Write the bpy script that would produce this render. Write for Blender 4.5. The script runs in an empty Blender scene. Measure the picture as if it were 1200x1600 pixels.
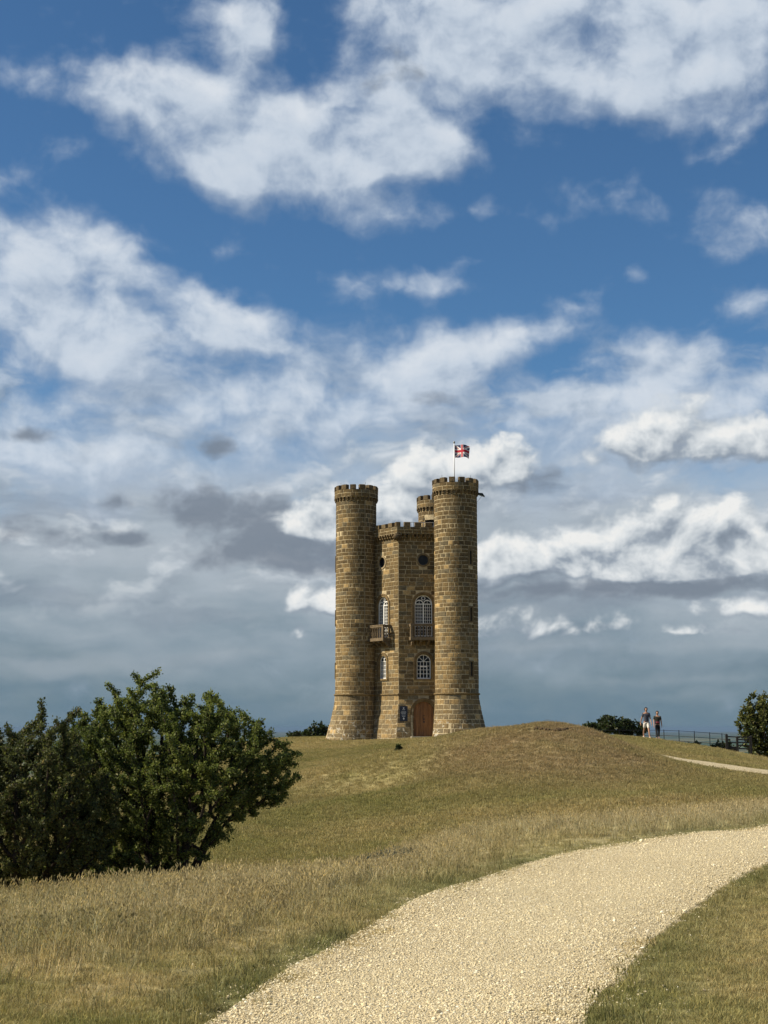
import bpy, math, random
import numpy as np
from mathutils import Vector, Matrix

# ------------------------------------------------------------------ camera
F_PX = 2217.0                 # focal length in pixels of the 1200 x 1600 photograph
EYE = 1.65                    # eye height above the ground at the photographer's feet
HORIZON = 1138.0
PITCH = math.atan((HORIZON - 800.0) / F_PX)
SUN_AZ = math.radians(188.5)  # measured from +X towards +Y (the camera looks along +Y)
SUN_EL = math.radians(39.0)
HAZE_COL = (0.21, 0.315, 0.47, 1.0)
HAZE_DENS = 2.2e-5
SUN_DIR = Vector((math.cos(SUN_AZ) * math.cos(SUN_EL), math.sin(SUN_AZ) * math.cos(SUN_EL), math.sin(SUN_EL)))

scene = bpy.context.scene
COL = scene.collection
cam_data = bpy.data.cameras.new('camera')
cam = bpy.data.objects.new('camera', cam_data)
COL.objects.link(cam)
cam.location = (0, 0, EYE)
cam.rotation_euler = (math.radians(90) + PITCH, 0, 0)
cam_data.sensor_fit = 'VERTICAL'
cam_data.sensor_height = 36.0
cam_data.lens = F_PX / 1600.0 * 36.0
cam_data.clip_start = 0.1
cam_data.clip_end = 200000.0
scene.camera = cam

scene.render.engine = 'CYCLES'
scene.cycles.use_denoising = True
scene.cycles.use_adaptive_sampling = True
scene.cycles.adaptive_threshold = 0.012
scene.cycles.adaptive_min_samples = 8
scene.cycles.max_bounces = 6
scene.cycles.diffuse_bounces = 3
scene.cycles.transparent_max_bounces = 6
scene.cycles.volume_bounces = 0
scene.view_settings.view_transform = 'Standard'
scene.view_settings.look = 'None'
scene.view_settings.gamma = 1.0
scene.view_settings.use_curve_mapping = False
scene.view_settings.exposure = 0.5

sun_data = bpy.data.lights.new('sun', 'SUN')
sun_data.energy = 5.0
sun_data.angle = math.radians(0.55)
sun_data.color = (1.0, 0.89, 0.70)
sun = bpy.data.objects.new('sun', sun_data)
sun.rotation_euler = SUN_DIR.to_track_quat('Z', 'Y').to_euler()
sun.location = (-40, -10, 60)
COL.objects.link(sun)


def at(px, py, d):
    """World point seen at photograph pixel (px, py) standing d metres ahead (along +Y)."""
    xc, yc = (px - 600.0) / F_PX, (800.0 - py) / F_PX
    c, s = math.cos(PITCH), math.sin(PITCH)
    y, z = c - yc * s, s + yc * c
    return Vector((xc / y * d, d, EYE + z / y * d))


def azel(px, py):
    v = at(px, py, 1.0) - Vector((0, 0, EYE))
    return math.atan2(v.x, v.y), math.atan2(v.z, math.hypot(v.x, v.y))


# ------------------------------------------------------------------ node helper
class NT:
    def __init__(self, tree):
        self.t = tree
        self.n = tree.nodes
        self.l = tree.links

    def node(self, kind, props=None, **inp):
        nd = self.n.new(kind)
        for k, v in (props or {}).items():
            setattr(nd, k, v)
        for k, v in inp.items():
            key = k[1:] if k[0] == '_' else k.replace('__', ' ')
            if k[0] == '_':
                key = int(key)
            self.set(nd, key, v)
        return nd

    def set(self, nd, key, v):
        s = nd.inputs[key]
        if isinstance(v, bpy.types.NodeSocket):
            self.l.new(v, s)
        elif isinstance(v, bpy.types.Node):
            self.l.new(v.outputs[0], s)
        else:
            s.default_value = v

    def math(self, op, a, b=None, c=None, clamp=False):
        nd = self.n.new('ShaderNodeMath')
        nd.operation = op
        nd.use_clamp = clamp
        for i, v in enumerate((a, b, c)):
            if v is not None:
                self.set(nd, i, v)
        return nd.outputs[0]

    def vmath(self, op, a, b=None):
        nd = self.n.new('ShaderNodeVectorMath')
        nd.operation = op
        self.set(nd, 0, a)
        if b is not None:
            self.set(nd, 1, b)
        return nd.outputs[0]

    def mix(self, fac, a, b, blend='MIX'):
        nd = self.n.new('ShaderNodeMix')
        nd.data_type = 'RGBA'
        nd.blend_type = blend
        self.set(nd, 0, fac)
        for i, v in ((6, a), (7, b)):
            if isinstance(v, tuple) and len(v) == 3:
                v = (*v, 1.0)
            self.set(nd, i, v)
        return nd.outputs[2]

    def smooth(self, v, lo, hi, a=0.0, b=1.0):
        nd = self.n.new('ShaderNodeMapRange')
        nd.interpolation_type = 'SMOOTHSTEP'
        for i, x in enumerate((v, lo, hi, a, b)):
            self.set(nd, i, x)
        return nd.outputs[0]

    def lin(self, v, lo, hi, a=0.0, b=1.0):
        nd = self.n.new('ShaderNodeMapRange')
        for i, x in enumerate((v, lo, hi, a, b)):
            self.set(nd, i, x)
        return nd.outputs[0]

    def noise(self, vec, scale, detail=4.0, rough=0.5, dist=0.0, dims='3D', lac=2.0):
        nd = self.n.new('ShaderNodeTexNoise')
        nd.noise_dimensions = dims
        if vec is not None:
            self.set(nd, 'Vector', vec)
        self.set(nd, 'Scale', scale)
        self.set(nd, 'Detail', detail)
        self.set(nd, 'Roughness', rough)
        self.set(nd, 'Lacunarity', lac)
        self.set(nd, 'Distortion', dist)
        return nd

    def ramp(self, fac, stops, interp='LINEAR'):
        nd = self.n.new('ShaderNodeValToRGB')
        nd.color_ramp.interpolation = interp
        el = nd.color_ramp.elements
        while len(el) < len(stops):
            el.new(0.5)
        for e, (p, c) in zip(el, stops):
            e.position = p
            e.color = (*c, 1.0) if len(c) == 3 else c
        self.set(nd, 0, fac)
        return nd.outputs[0]


def srgb(r, g, b):
    def f(c):
        c /= 255.0
        return c / 12.92 if c <= 0.04045 else ((c + 0.055) / 1.055) ** 2.4
    return (f(r), f(g), f(b))
# ------------------------------------------------------------------ sky
# Cloud positions are directions (azimuth, elevation) in the sky; one unit is 100 px of the photograph = 2.58 degrees.
UNIT = 100.0 / F_PX


def sky_uv(px, py):
    a, e = azel(px, py)
    return a / UNIT, e / UNIT


CLOUDS_HIGH = [  # px, py, half width, half height, tilt deg, weight
    (70, 112, 95, 50, 0, .62), (150, 150, 90, 40, 0, .4), (30, 275, 55, 32, 0, .42), (100, 235, 110, 40, 0, .25),
    (215, 145, 130, 75, 10, .85), (320, 185, 190, 110, 8, 1.1), (420, 225, 200, 110, 8, 1.1), (380, 275, 200, 60, 5, .7),
    (560, 205, 180, 105, 0, .85), (600, 255, 170, 70, 0, .8), (690, 210, 90, 80, 0, .45),
    (350, 15, 140, 80, 0, .85), (410, 55, 95, 75, 20, .7),
    (640, 70, 170, 130, 30, .8), (760, 25, 260, 120, 0, .8), (960, 20, 320, 120, 0, 1.0), (1130, 50, 300, 130, 0, 1.0),
    (900, 90, 190, 90, 0, .55), (1120, 155, 260, 80, 0, .6), (950, 170, 180, 60, -10, .35), (700, 140, 150, 80, 0, .35), (830, 215, 190, 45, -12, .22),
    (610, 337, 105, 40, 0, .75), (735, 325, 75, 22, -5, .5), (930, 312, 110, 60, 0, .5), (1165, 345, 120, 65, 0, .75), (1095, 243, 70, 22, -10, .4),
    (600, 447, 150, 36, 0, .6), (700, 448, 110, 36, 0, .55), (745, 412, 70, 20, 0, .4), (992, 432, 66, 24, 0, .5), (930, 455, 50, 14, 0, .3),
    (75, 362, 110, 65, 5, .8), (175, 385, 100, 60, 20, .6), (60, 440, 190, 110, 10, 1.1), (90, 510, 170, 100, 10, 1.0), (200, 520, 150, 75, 5, .9), (170, 560, 140, 50, 0, .6),
    (240, 440, 120, 40, 18, .6), (350, 485, 150, 60, 15, .9), (450, 550, 150, 65, 8, 1.0), (320, 520, 110, 60, 10, .7), (20, 570, 70, 40, 0, .5),
    (690, 550, 180, 75, 0, 1.0), (800, 522, 140, 45, -8, .7), (870, 515, 70, 20, -5, .4), (630, 590, 140, 60, 0, .7),
    (1180, 475, 80, 48, 0, .7), (1010, 550, 150, 50, 5, .8), (1150, 595, 190, 65, 0, .75), (960, 605, 170, 45, 0, .5), (870, 478, 90, 22, 0, .2),
    (200, 620, 200, 55, -5, .6), (330, 640, 190, 75, 0, .75), (460, 640, 120, 70, 0, .85), (60, 690, 230, 85, 0, .8), (540, 650, 120, 50, 0, .6),
    (720, 630, 240, 60, 0, .75), (920, 660, 260, 70, 0, .75), (1130, 660, 220, 80, 0, .75), (400, 720, 240, 70, 0, .7), (160, 760, 260, 80, 0, .7), (900, 740, 330, 80, 0, .6),
]
CLOUDS_LOW = [
    (530, 823, 97, 88, 0, 1.1), (470, 827, 76, 47, 0, 0.7), (482, 945, 56, 51, 0, 0.85), (475, 997, 30, 24, 0, 0.6000000000000001),
    (530, 948, 43, 49, 0, 0.7), (640, 794, 119, 94, 0, 0.9), (730, 739, 135, 74, 0, 1.0), (790, 737, 70, 57, 0, 0.8),
    (1070, 687, 130, 74, 0, 1.1), (1010, 710, 108, 70, 0, 0.8), (1170, 704, 97, 54, 0, 0.7), (840, 880, 124, 70, 0, 1.1),
    (790, 883, 65, 49, 0, 0.6), (930, 889, 97, 65, 0, 0.8), (1010, 878, 124, 108, 0, 1.2), (1085, 868, 119, 108, 0, 1.1),
    (1170, 861, 97, 101, 0, 1.0), (1090, 904, 216, 54, 0, 0.7), (962, 985, 48, 35, 0, 0.6400000000000001), (820, 988, 119, 49, 0, 0.5599999999999999),
    (1050, 991, 52, 23, 0, 0.6000000000000001), (1125, 991, 65, 20, 0, 0.52), (1170, 957, 97, 46, 0, 0.8), (760, 901, 76, 81, 0, 0.6),
]
CLOUDS_DARK = [
    (45, 680, 66, 20, -3, 1.0), (335, 694, 42, 27, 0, 1.0), (330, 785, 125, 60, -5, 1.15), (450, 872, 210, 42, 2, 1.25), (420, 830, 110, 60, 0, .8), (480, 845, 90, 40, 0, .6),
    (850, 745, 80, 38, 0, .9), (205, 842, 60, 18, 0, .9), (90, 835, 150, 40, 0, .75), (185, 780, 40, 24, 0, .7), (640, 845, 60, 40, 0, .6),
    (1070, 835, 65, 36, 0, .95), (1170, 850, 70, 60, 0, .7), (920, 925, 330, 26, 0, .95), (1110, 912, 190, 26, 0, .8), (840, 893, 120, 18, 0, .7), (700, 620, 120, 26, 0, .45), (240, 535, 80, 26, -8, .3), (620, 110, 100, 70, 0, .5),
]


CLOUDS_BAND = [
    (90, 1045, 330, 34, 0, 1.0), (380, 1022, 220, 20, 0, .7), (130, 935, 260, 26, 0, .7), (400, 965, 200, 22, 0, .6), (300, 905, 200, 22, 0, .6),
    (860, 1010, 260, 24, 0, .7), (1060, 1060, 220, 16, 0, .6), (820, 960, 160, 26, 0, .7), (1150, 1010, 160, 18, 0, .6),
]


def build_world():
    world = bpy.data.worlds.new('World')
    scene.world = world
    world.use_nodes = True
    T = NT(world.node_tree)
    T.n.clear()
    out = T.node('ShaderNodeOutputWorld')
    bg = T.node('ShaderNodeBackground')
    T.l.new(bg.outputs[0], out.inputs['Surface'])
    sky = T.node('ShaderNodeTexSky')
    sky.sky_type = 'NISHITA'
    sky.sun_disc = False
    sky.sun_elevation = SUN_EL
    sky.sun_rotation = math.atan2(SUN_DIR.x, SUN_DIR.y)
    sky.altitude = 300.0
    sky.air_density = 1.0
    sky.dust_density = 0.15
    sky.ozone_density = 2.2
    STR = 0.071
    tc = T.node('ShaderNodeTexCoord')
    sep = T.node('ShaderNodeSeparateXYZ', _0=tc.outputs['Generated'])
    X, Y, Z = sep.outputs
    az = T.math('DIVIDE', T.math('ARCTAN2', X, Y), UNIT)
    el = T.math('DIVIDE', T.math('ARCSINE', Z), UNIT)
    comb = T.node('ShaderNodeCombineXYZ', _0=az, _1=el)
    P0 = comb.outputs[0]
    # clouds look flatter and smaller towards the horizon: a slow warp bends every outline
    w1 = T.noise(P0, 0.55, 3, 0.5, 0.0, '2D')
    w2 = T.noise(P0, 2.3, 4, 0.5, 0.0, '2D')
    warp = T.vmath('ADD', T.vmath('MULTIPLY', T.vmath('SUBTRACT', w1.outputs['Color'], (.5, .5, .5)), (.9, .7, 0)),
                   T.vmath('MULTIPLY', T.vmath('SUBTRACT', w2.outputs['Color'], (.5, .5, .5)), (.26, .2, 0)))
    P = T.vmath('ADD', P0, T.vmath('MULTIPLY', warp, (.62, .58, 0)))
    PL = T.vmath('ADD', P0, T.vmath('MULTIPLY', warp, (.55, .40, 0)))

    def blobs(vec, table, gain, flat=False):
        acc = None
        for px, py, rx, ry, rot, w in table:
            u, v = sky_uv(px, py)
            m = T.node('ShaderNodeMapping', {'vector_type': 'TEXTURE'}, Vector=vec, Location=(u, v, 0),
                       Rotation=(0, 0, math.radians(-rot)), Scale=(rx / 100 * 1.1, ry / 100 * 1.1, 1))
            mv = m.outputs[0]
            if flat:      # heaped clouds have level floors: squash the lower half
                mv = T.vmath('ADD', mv, T.vmath('MINIMUM', T.vmath('MULTIPLY', mv, (0, 1.6, 0)), (0, 0, 0)))
            g = T.node('ShaderNodeTexGradient', {'gradient_type': 'SPHERICAL'}, Vector=mv)
            acc = T.math('MULTIPLY_ADD', g.outputs[1], w * gain, acc if acc is not None else 0.0)
        return acc

    def field(vec, table, generic, nscale, amp, stretch, rough, gain=1.0, puff=0.0):
        c = T.math('MINIMUM', blobs(vec, table, gain, table is CLOUDS_LOW), 1.0)
        if generic is not None:
            c = T.math('MAXIMUM', c, generic)
        st = T.vmath('MULTIPLY', vec, (1.0, stretch, 1.0))
        n = T.noise(st, nscale, 8, rough, 0.0, '2D')
        n0 = T.math('SUBTRACT', n.outputs[0], 0.5)
        r = T.math('MULTIPLY_ADD', n0, T.smooth(c, 0.0, 0.3, 0.0, amp) if table is not CLOUDS_HIGH else amp, c)
        if puff:
            v = T.node('ShaderNodeTexVoronoi', {'voronoi_dimensions': '2D', 'feature': 'SMOOTH_F1'}, Vector=st, Scale=nscale * 2.2,
                       Detail=2.0, Roughness=0.55, Smoothness=0.35)
            r = T.math('MULTIPLY_ADD', T.math('SUBTRACT', 0.42, v.outputs['Distance']), puff, r)
        return r

    # the same sort of broken cloud goes on beyond the frame
    away = T.smooth(T.math('ABSOLUTE', az), 6.2, 8.5)
    above = T.smooth(el, 11.5, 14.0)
    outside = T.math('MAXIMUM', away, above)
    gn = T.noise(T.vmath('MULTIPLY', P0, (.6, 1.0, 1)), 0.5, 3, 0.5, 0.0, '2D')
    generic = T.math('MULTIPLY', T.smooth(gn.outputs[0], 0.45, 0.7, 0.0, 1.0), outside)

    # clear blue, deeper as the eye climbs
    blue = T.mix(1.0, sky.outputs[0], (SKY_TINT[0], SKY_TINT[1], SKY_TINT[2]), 'MULTIPLY')

    def shaded(vec, delta, *args, **kw):
        d0 = field(vec, *args, **kw)
        d1 = field(T.vmath('ADD', vec, delta), *args, **kw)
        return d0, T.math('SUBTRACT', d0, d1)

    k = 1.0 / STR / 2 ** scene.view_settings.exposure

    def c(r, g, b, gain=1.0):
        return tuple(x * k * gain for x in srgb(r, g, b))

    # veil of grey-blue stratus over the lower sky
    vn = T.noise(T.vmath('MULTIPLY', P, (.22, 1.2, 1)), 1.1, 6, 0.55, 0.0, '2D')
    vn2 = T.noise(T.vmath('MULTIPLY', P, (.55, 1.0, 1)), 0.8, 6, 0.55, 0.0, '2D')
    el_n = T.math('ADD', el, T.math('MULTIPLY', T.math('SUBTRACT', vn2.outputs[0], .5), 2.8))
    veil_col = T.ramp(T.lin(el_n, 0.0, 6.0), [
        (0.0, c(104, 128, 145)), (0.10, c(116, 136, 149)), (0.22, c(138, 154, 166)), (0.38, c(158, 170, 180)),
        (0.56, c(180, 190, 200)), (0.80, c(192, 203, 214)), (1.0, c(196, 208, 222))])
    streak = T.smooth(el, 0.6, 2.2, .22, 1.0)
    veil_col = T.mix(T.math('MULTIPLY', T.smooth(vn.outputs[0], .46, .72, 0.0, .42), streak), veil_col, c(188, 195, 202))
    veil_col = T.mix(T.math('MULTIPLY', T.smooth(vn.outputs[0], .50, .30, 0.0, .42), streak), veil_col, c(108, 122, 140))
    veil_a = T.smooth(el_n, 5.6, 2.9, 0.0, 0.97)
    col = T.mix(veil_a, blue, veil_col)

    bd_ = field(PL, CLOUDS_BAND, None, 1.1, .8, 2.2, 0.5)
    col = T.mix(T.smooth(bd_, .1, 1.1, 0, .6), col, c(168, 178, 186))

    # lumps of half-lit cloud within the veil
    def lumps(vec):
        return T.noise(T.vmath('MULTIPLY', vec, (.8, 1.75, 1)), .85, 7, .54, 0.0, '2D').outputs[0]
    l0 = lumps(P)
    l1 = lumps(T.vmath('ADD', P, (-.10, .22, 0)))
    lg = T.math('SUBTRACT', l0, l1)
    band = T.math('MULTIPLY', T.smooth(el, 1.2, 2.6), T.smooth(el, 6.6, 4.6))
    la = T.math('MULTIPLY', T.smooth(l0, .44, .64), band)
    lcol = T.ramp(T.math('MULTIPLY_ADD', lg, 2.6, .5, clamp=True), [(0, c(126, 138, 152)), (.45, c(162, 173, 184)), (.75, c(196, 204, 212)), (1, c(220, 225, 229))])
    col = T.mix(T.math('MULTIPLY', la, .66), col, lcol)

    # high broken cumulus
    d, g = shaded(P, (-.14, .36, 0), CLOUDS_HIGH, generic, 1.0, 1.45, 1.3, 0.545, gain=.92)
    a = T.smooth(d, 0.14, 1.12, 0.0, 0.95)
    lit = T.math('ADD', T.math('MULTIPLY', g, 0.36), T.math('MULTIPLY_ADD', T.smooth(d, .2, 1.3), .26, .34), clamp=True)
    ccol = T.ramp(lit, [(0.0, c(140, 156, 176)), (.35, c(168, 183, 202)), (.62, c(200, 211, 224)), (1.0, c(226, 231, 237))])
    col = T.mix(a, col, ccol)

    # dark scud in the cumulus' own shadow
    d = field(PL, CLOUDS_DARK, None, 1.5, 1.5, 1.5, 0.56)
    a = T.smooth(d, 0.20, 1.0, 0.0, 0.86)
    col = T.mix(a, col, c(120, 131, 145))

    # low heaped cumulus with hard bright heads and grey floors
    d, g = shaded(PL, (-.10, .26, 0), CLOUDS_LOW, None, 1.6, 2.0, 1.15, 0.56, gain=1.28)
    a = T.smooth(d, 0.18, 0.85, 0.0, 0.96)
    lit = T.math('MULTIPLY_ADD', g, .60, T.math('MULTIPLY_ADD', T.smooth(d, .2, 1.3), .22, .34), clamp=True)
    ccol = T.ramp(lit, [(0.0, c(124, 136, 150)), (.3, c(154, 165, 177)), (.55, c(196, 203, 209)), (.8, c(224, 228, 230)), (1.0, c(240, 240, 238))])
    col = T.mix(a, col, ccol)

    T.l.new(col, bg.inputs['Color'])
    bg.inputs['Strength'].default_value = STR
    world.cycles.sampling_method = 'MANUAL'
    world.cycles.sample_map_resolution = 512


SKY_TINT = (.52, .78, .95)   # the deep, clean blue of the photograph's upper sky
build_world()
# ------------------------------------------------------------------ general builders
def link(o, parent=None):
    COL.objects.link(o)
    if parent is not None:
        o.parent = parent
    return o


def mesh_from(name, verts, faces, mat=None, smooth=False):
    me = bpy.data.meshes.new(name)
    me.from_pydata([tuple(v) for v in verts], [], [tuple(f) for f in faces])
    if mat is not None:
        me.materials.append(mat)
    if smooth:
        me.polygons.foreach_set('use_smooth', [True] * len(me.polygons))
    me.update()
    return me


def mesh_np(name, V, Fq, mat=None, smooth=False):
    """Fast mesh from numpy arrays; Fq is (n, 3) or (n, 4)."""
    V = np.asarray(V, dtype=np.float32)
    Fq = np.asarray(Fq, dtype=np.int32)
    k = Fq.shape[1]
    me = bpy.data.meshes.new(name)
    me.vertices.add(len(V))
    me.vertices.foreach_set('co', V.ravel())
    me.loops.add(Fq.size)
    me.loops.foreach_set('vertex_index', Fq.ravel())
    me.polygons.add(len(Fq))
    me.polygons.foreach_set('loop_start', np.arange(0, Fq.size, k, dtype=np.int32))
    me.polygons.foreach_set('loop_total', np.full(len(Fq), k, dtype=np.int32))
    if smooth:
        me.polygons.foreach_set('use_smooth', np.ones(len(Fq), dtype=bool))
    if mat is not None:
        me.materials.append(mat)
    me.update(calc_edges=True)
    return me


def point_color(me, name, arr):
    a = me.attributes.new(name, 'FLOAT_COLOR', 'POINT')
    arr = np.asarray(arr, dtype=np.float32)
    if arr.shape[1] == 3:
        arr = np.hstack([arr, np.ones((len(arr), 1), np.float32)])
    a.data.foreach_set('color', np.ascontiguousarray(arr).ravel())


def tag(o, label=None, category=None, group=None, kind=None):
    if label:
        o['label'] = label
    if category:
        o['category'] = category
    if group:
        o['group'] = group
    if kind:
        o['kind'] = kind
    return o


def new_mat(name):
    m = bpy.data.materials.new(name)
    m.use_nodes = True
    T = NT(m.node_tree)
    bsdf = T.n['Principled BSDF']
    return m, T, bsdf


def value_noise(x, y, scale, seed=0, octaves=4, rough=0.5):
    """Cheap numpy fbm in [0, 1]."""
    out = np.zeros_like(x, dtype=np.float64)
    amp, tot, f = 1.0, 0.0, 1.0 / scale
    for o in range(octaves):
        xi, yi = np.floor(x * f), np.floor(y * f)
        fx, fy = x * f - xi, y * f - yi
        fx, fy = fx * fx * (3 - 2 * fx), fy * fy * (3 - 2 * fy)

        def h(a, b):
            v = np.sin(a * 127.1 + b * 311.7 + seed * 74.7 + o * 19.19) * 43758.5453
            return v - np.floor(v)
        v = (h(xi, yi) * (1 - fx) + h(xi + 1, yi) * fx) * (1 - fy) + (h(xi, yi + 1) * (1 - fx) + h(xi + 1, yi + 1) * fx) * fy
        out += amp * v
        tot += amp
        amp *= rough
        f *= 2.03
    return out / tot


def sstep(x, a, b):
    t = np.clip((x - a) / (b - a), 0, 1)
    return t * t * (3 - 2 * t)


# ------------------------------------------------------------------ lie of the land
GROUND_PTS = []


def gp(px, py, d):
    v = at(px, py, d)
    GROUND_PTS.append((v.x, v.y, v.z))


def gw(x, y, z):
    GROUND_PTS.append((x, y, z))


# level ground round the photographer and along the path
for x, y in ((-6, 2), (0, 0), (6, 2), (-8, 9), (-3, 7), (0, 10), (3, 8), (8, 9), (-5, 14), (2, 15), (6, 16), (10, 20), (16, 24), (12, 28),
             (-10, -8), (10, -8), (0, -15), (-25, -20), (25, -20), (20, 14), (-14, 12)):
    gw(x, y, 0.0)
# brow with the tall grass, then the shallow dip behind it
for px, py, d in ((0, 1428, 12.6), (340, 1378, 15.2), (700, 1310, 21.2), (1000, 1282, 25.4), (1200, 1261, 29.7)):
    gp(px, py, d)
gw(-6, 17.4, -.95); gw(-3.4, 18.6, -.8); gw(-1.6, 20.5, -.75); gw(-4.6, 15.2, -.25); gw(-9, 19, -1.2); gw(-4, 24, -1.6); gw(-12, 26, -2.2); gw(0, 27, -1.1); gw(1, 32, -1.35); gw(7, 36, -.95); gw(14, 42, -1.0); gw(-7, 34, -2.0); gw(-3.5, 33, -1.8)
# far slope up to the tower
for px, py, d in ((420, 1300, 44), (600, 1290, 44), (760, 1275, 43), (400, 1250, 58), (600, 1240, 60), (430, 1205, 78), (600, 1200, 78),
                  (470, 1178, 94), (600, 1172, 93), (520, 1162, 104), (600, 1157, 104), (655, 1153, 105), (715, 1150, 104), (760, 1146, 107)):
    gp(px, py, d)
gw(-8, 112, .85); gw(3, 114, 1.0); gw(9, 112, .9); gw(2, 109, 1.0)
# the mound
for px, py, d in ((700, 1215, 54), (760, 1160, 63), (690, 1175, 63), (830, 1133, 62), (890, 1134, 62), (860, 1131, 65), (940, 1147, 62),
                  (1000, 1175, 59.5), (1060, 1207, 55), (860, 1158, 57.5), (950, 1172, 57), (850, 1200, 53), (960, 1213, 52), (860, 1250, 44.5), (1000, 1242, 45),
                  (1120, 1229, 50), (1190, 1236, 46), (760, 1141, 70), (1060, 1240, 43)):
    gp(px, py, d)
gw(7.0, 76, .75); gw(9.8, 81, .95); gw(5, 88, .9)
for px, py, d in ((985, 1180, 69), (955, 1171, 71.5), (920, 1160, 74), (972, 1162, 61)):
    gp(px, py, d)
# right-hand shoulder with the people
for px, py, d in ((1010, 1179.5, 65.5), (1045, 1181, 66.5), (1080, 1187, 66.5), (1140, 1195, 65.5), (1200, 1203, 64.5), (1040, 1188.5, 62.5), (1080, 1196, 62), (1140, 1205, 61), (1200, 1213, 60), (1100, 1178, 74), (1180, 1192, 73), (940, 1149, 84), (1010, 1153.5, 84), (1060, 1161, 84), (1130, 1172.5, 83), (1200, 1187, 82)):
    gp(px, py, d)
gw(30, 66, -1.4); gw(34, 80, -1.6); gw(40, 50, -1.2); gw(28, 34, -.4)
gw(12, 94, .7); gw(18, 96, .1); gw(26, 96, -.9); gw(38, 98, -2.4)
# left flank
gw(-20, 60, -2.6); gw(-30, 40, -3.0); gw(-16, 90, -.9); gw(-30, 90, -2.8); gw(-24, 20, -1.4); gw(-30, 0, -.8)
# the back of the hill, just over its crown
gw(-20, 125, -1.6); gw(0, 130, -.4); gw(15, 128, -1.6); gw(30, 125, -4.5); gw(-36, 120, -5); gw(48, 110, -6)

GP = np.array(GROUND_PTS)


def _tps(P):
    n = len(P)
    xy = P[:, :2] / 30.0
    r2 = ((xy[:, None, :] - xy[None, :, :]) ** 2).sum(2)
    K = 0.5 * r2 * np.log(r2 + 1e-12)
    K += np.eye(n) * 2e-4
    A = np.zeros((n + 3, n + 3))
    A[:n, :n] = K
    A[:n, n] = 1
    A[:n, n + 1:] = xy
    A[n, :n] = 1
    A[n + 1:, :n] = xy.T
    b = np.zeros(n + 3)
    b[:n] = P[:, 2]
    return np.linalg.solve(A, b)


TPS_W = _tps(GP)
VALLEY = -150.0


def height(x, y):
    x = np.atleast_1d(np.asarray(x, dtype=np.float64))
    y = np.atleast_1d(np.asarray(y, dtype=np.float64))
    shp = x.shape
    x, y = x.ravel(), y.ravel()
    n = len(GP)
    out = np.empty(len(x))
    gx = GP[:, :2] / 30.0
    for i in range(0, len(x), 40000):
        q = np.stack([x[i:i + 40000], y[i:i + 40000]], 1) / 30.0
        qc = np.clip(q, -2.2, 4.6)
        qc[:, 0] = np.clip(q[:, 0], -1.5, 1.9)
        r2 = ((qc[:, None, :] - gx[None, :, :]) ** 2).sum(2)
        out[i:i + 40000] = (0.5 * r2 * np.log(r2 + 1e-12)) @ TPS_W[:n] + TPS_W[n] + qc @ TPS_W[n + 1:]
    # small unevenness of a grazed hill
    d = np.hypot(x, y)
    rough = 0.10 * (value_noise(x, y, 4.5, 3, 3) - .5) + 0.05 * (value_noise(x, y, 1.3, 7, 2) - .5)
    out = out + rough * sstep(d, 18, 45)
    # the eroded lip on the mound's crown
    # beyond the hilltop the escarpment drops to the vale
    r = np.hypot(x * 1.25, y - 55.0)
    t = sstep(r, 68, 1500) ** 0.75
    t = np.where(r > 68, t, 0)
    out = out * (1 - t) + VALLEY * t
    return out.reshape(shp)


def gz(x, y):
    return float(height(x, y)[0])


# ------------------------------------------------------------------ path outline (ground coordinates)
def ground_hit(px, py, lo=5.0, hi=130.0):
    """First point of the ground under photograph pixel (px, py)."""
    ds = np.linspace(lo, hi, 1600)
    p0 = at(px, py, 1.0)
    z = EYE + (p0.z - EYE) * ds
    g = height(p0.x * ds, ds)
    k = np.argmax(z <= g)
    return np.array([p0.x * ds[k], ds[k]])


def smooth_poly(pts, n):
    pts = np.array(pts, float)
    s = np.r_[0, np.cumsum(np.hypot(*np.diff(pts, axis=0).T))]
    t = np.linspace(0, s[-1], n)
    # Catmull-Rom through the points
    out = np.empty((n, 2))
    for i, u in enumerate(t):
        k = min(np.searchsorted(s, u, 'right') - 1, len(pts) - 2)
        f = (u - s[k]) / (s[k + 1] - s[k])
        p0, p1, p2, p3 = pts[max(k - 1, 0)], pts[k], pts[k + 1], pts[min(k + 2, len(pts) - 1)]
        out[i] = .5 * ((2 * p1) + (-p0 + p2) * f + (2 * p0 - 5 * p1 + 4 * p2 - p3) * f * f + (-p0 + 3 * p1 - 3 * p2 + p3) * f ** 3)
    return out


OUTER = [(-2.6, 1.0), (-1.9, 4.5)] + [tuple(ground_hit(*p)) for p in ((330, 1600), (440, 1525), (545, 1470), (690, 1392), (850, 1343), (1000, 1315), (1100, 1301), (1200, 1291))] \
    + [(10.5, 29.0), (17, 34), (25, 41)]
INNER = [(.3, 1.0), (.75, 4.5)] + [tuple(ground_hit(*p)) for p in ((915, 1600), (975, 1530), (1010, 1483), (1100, 1410), (1200, 1352))] + [(7.2, 20.3), (9.5, 23.5), (13, 27.2), (19.5, 32), (27.5, 39)]
NPATH = 420
PO, PI_ = smooth_poly(OUTER, NPATH), smooth_poly(INNER, NPATH)
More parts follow.
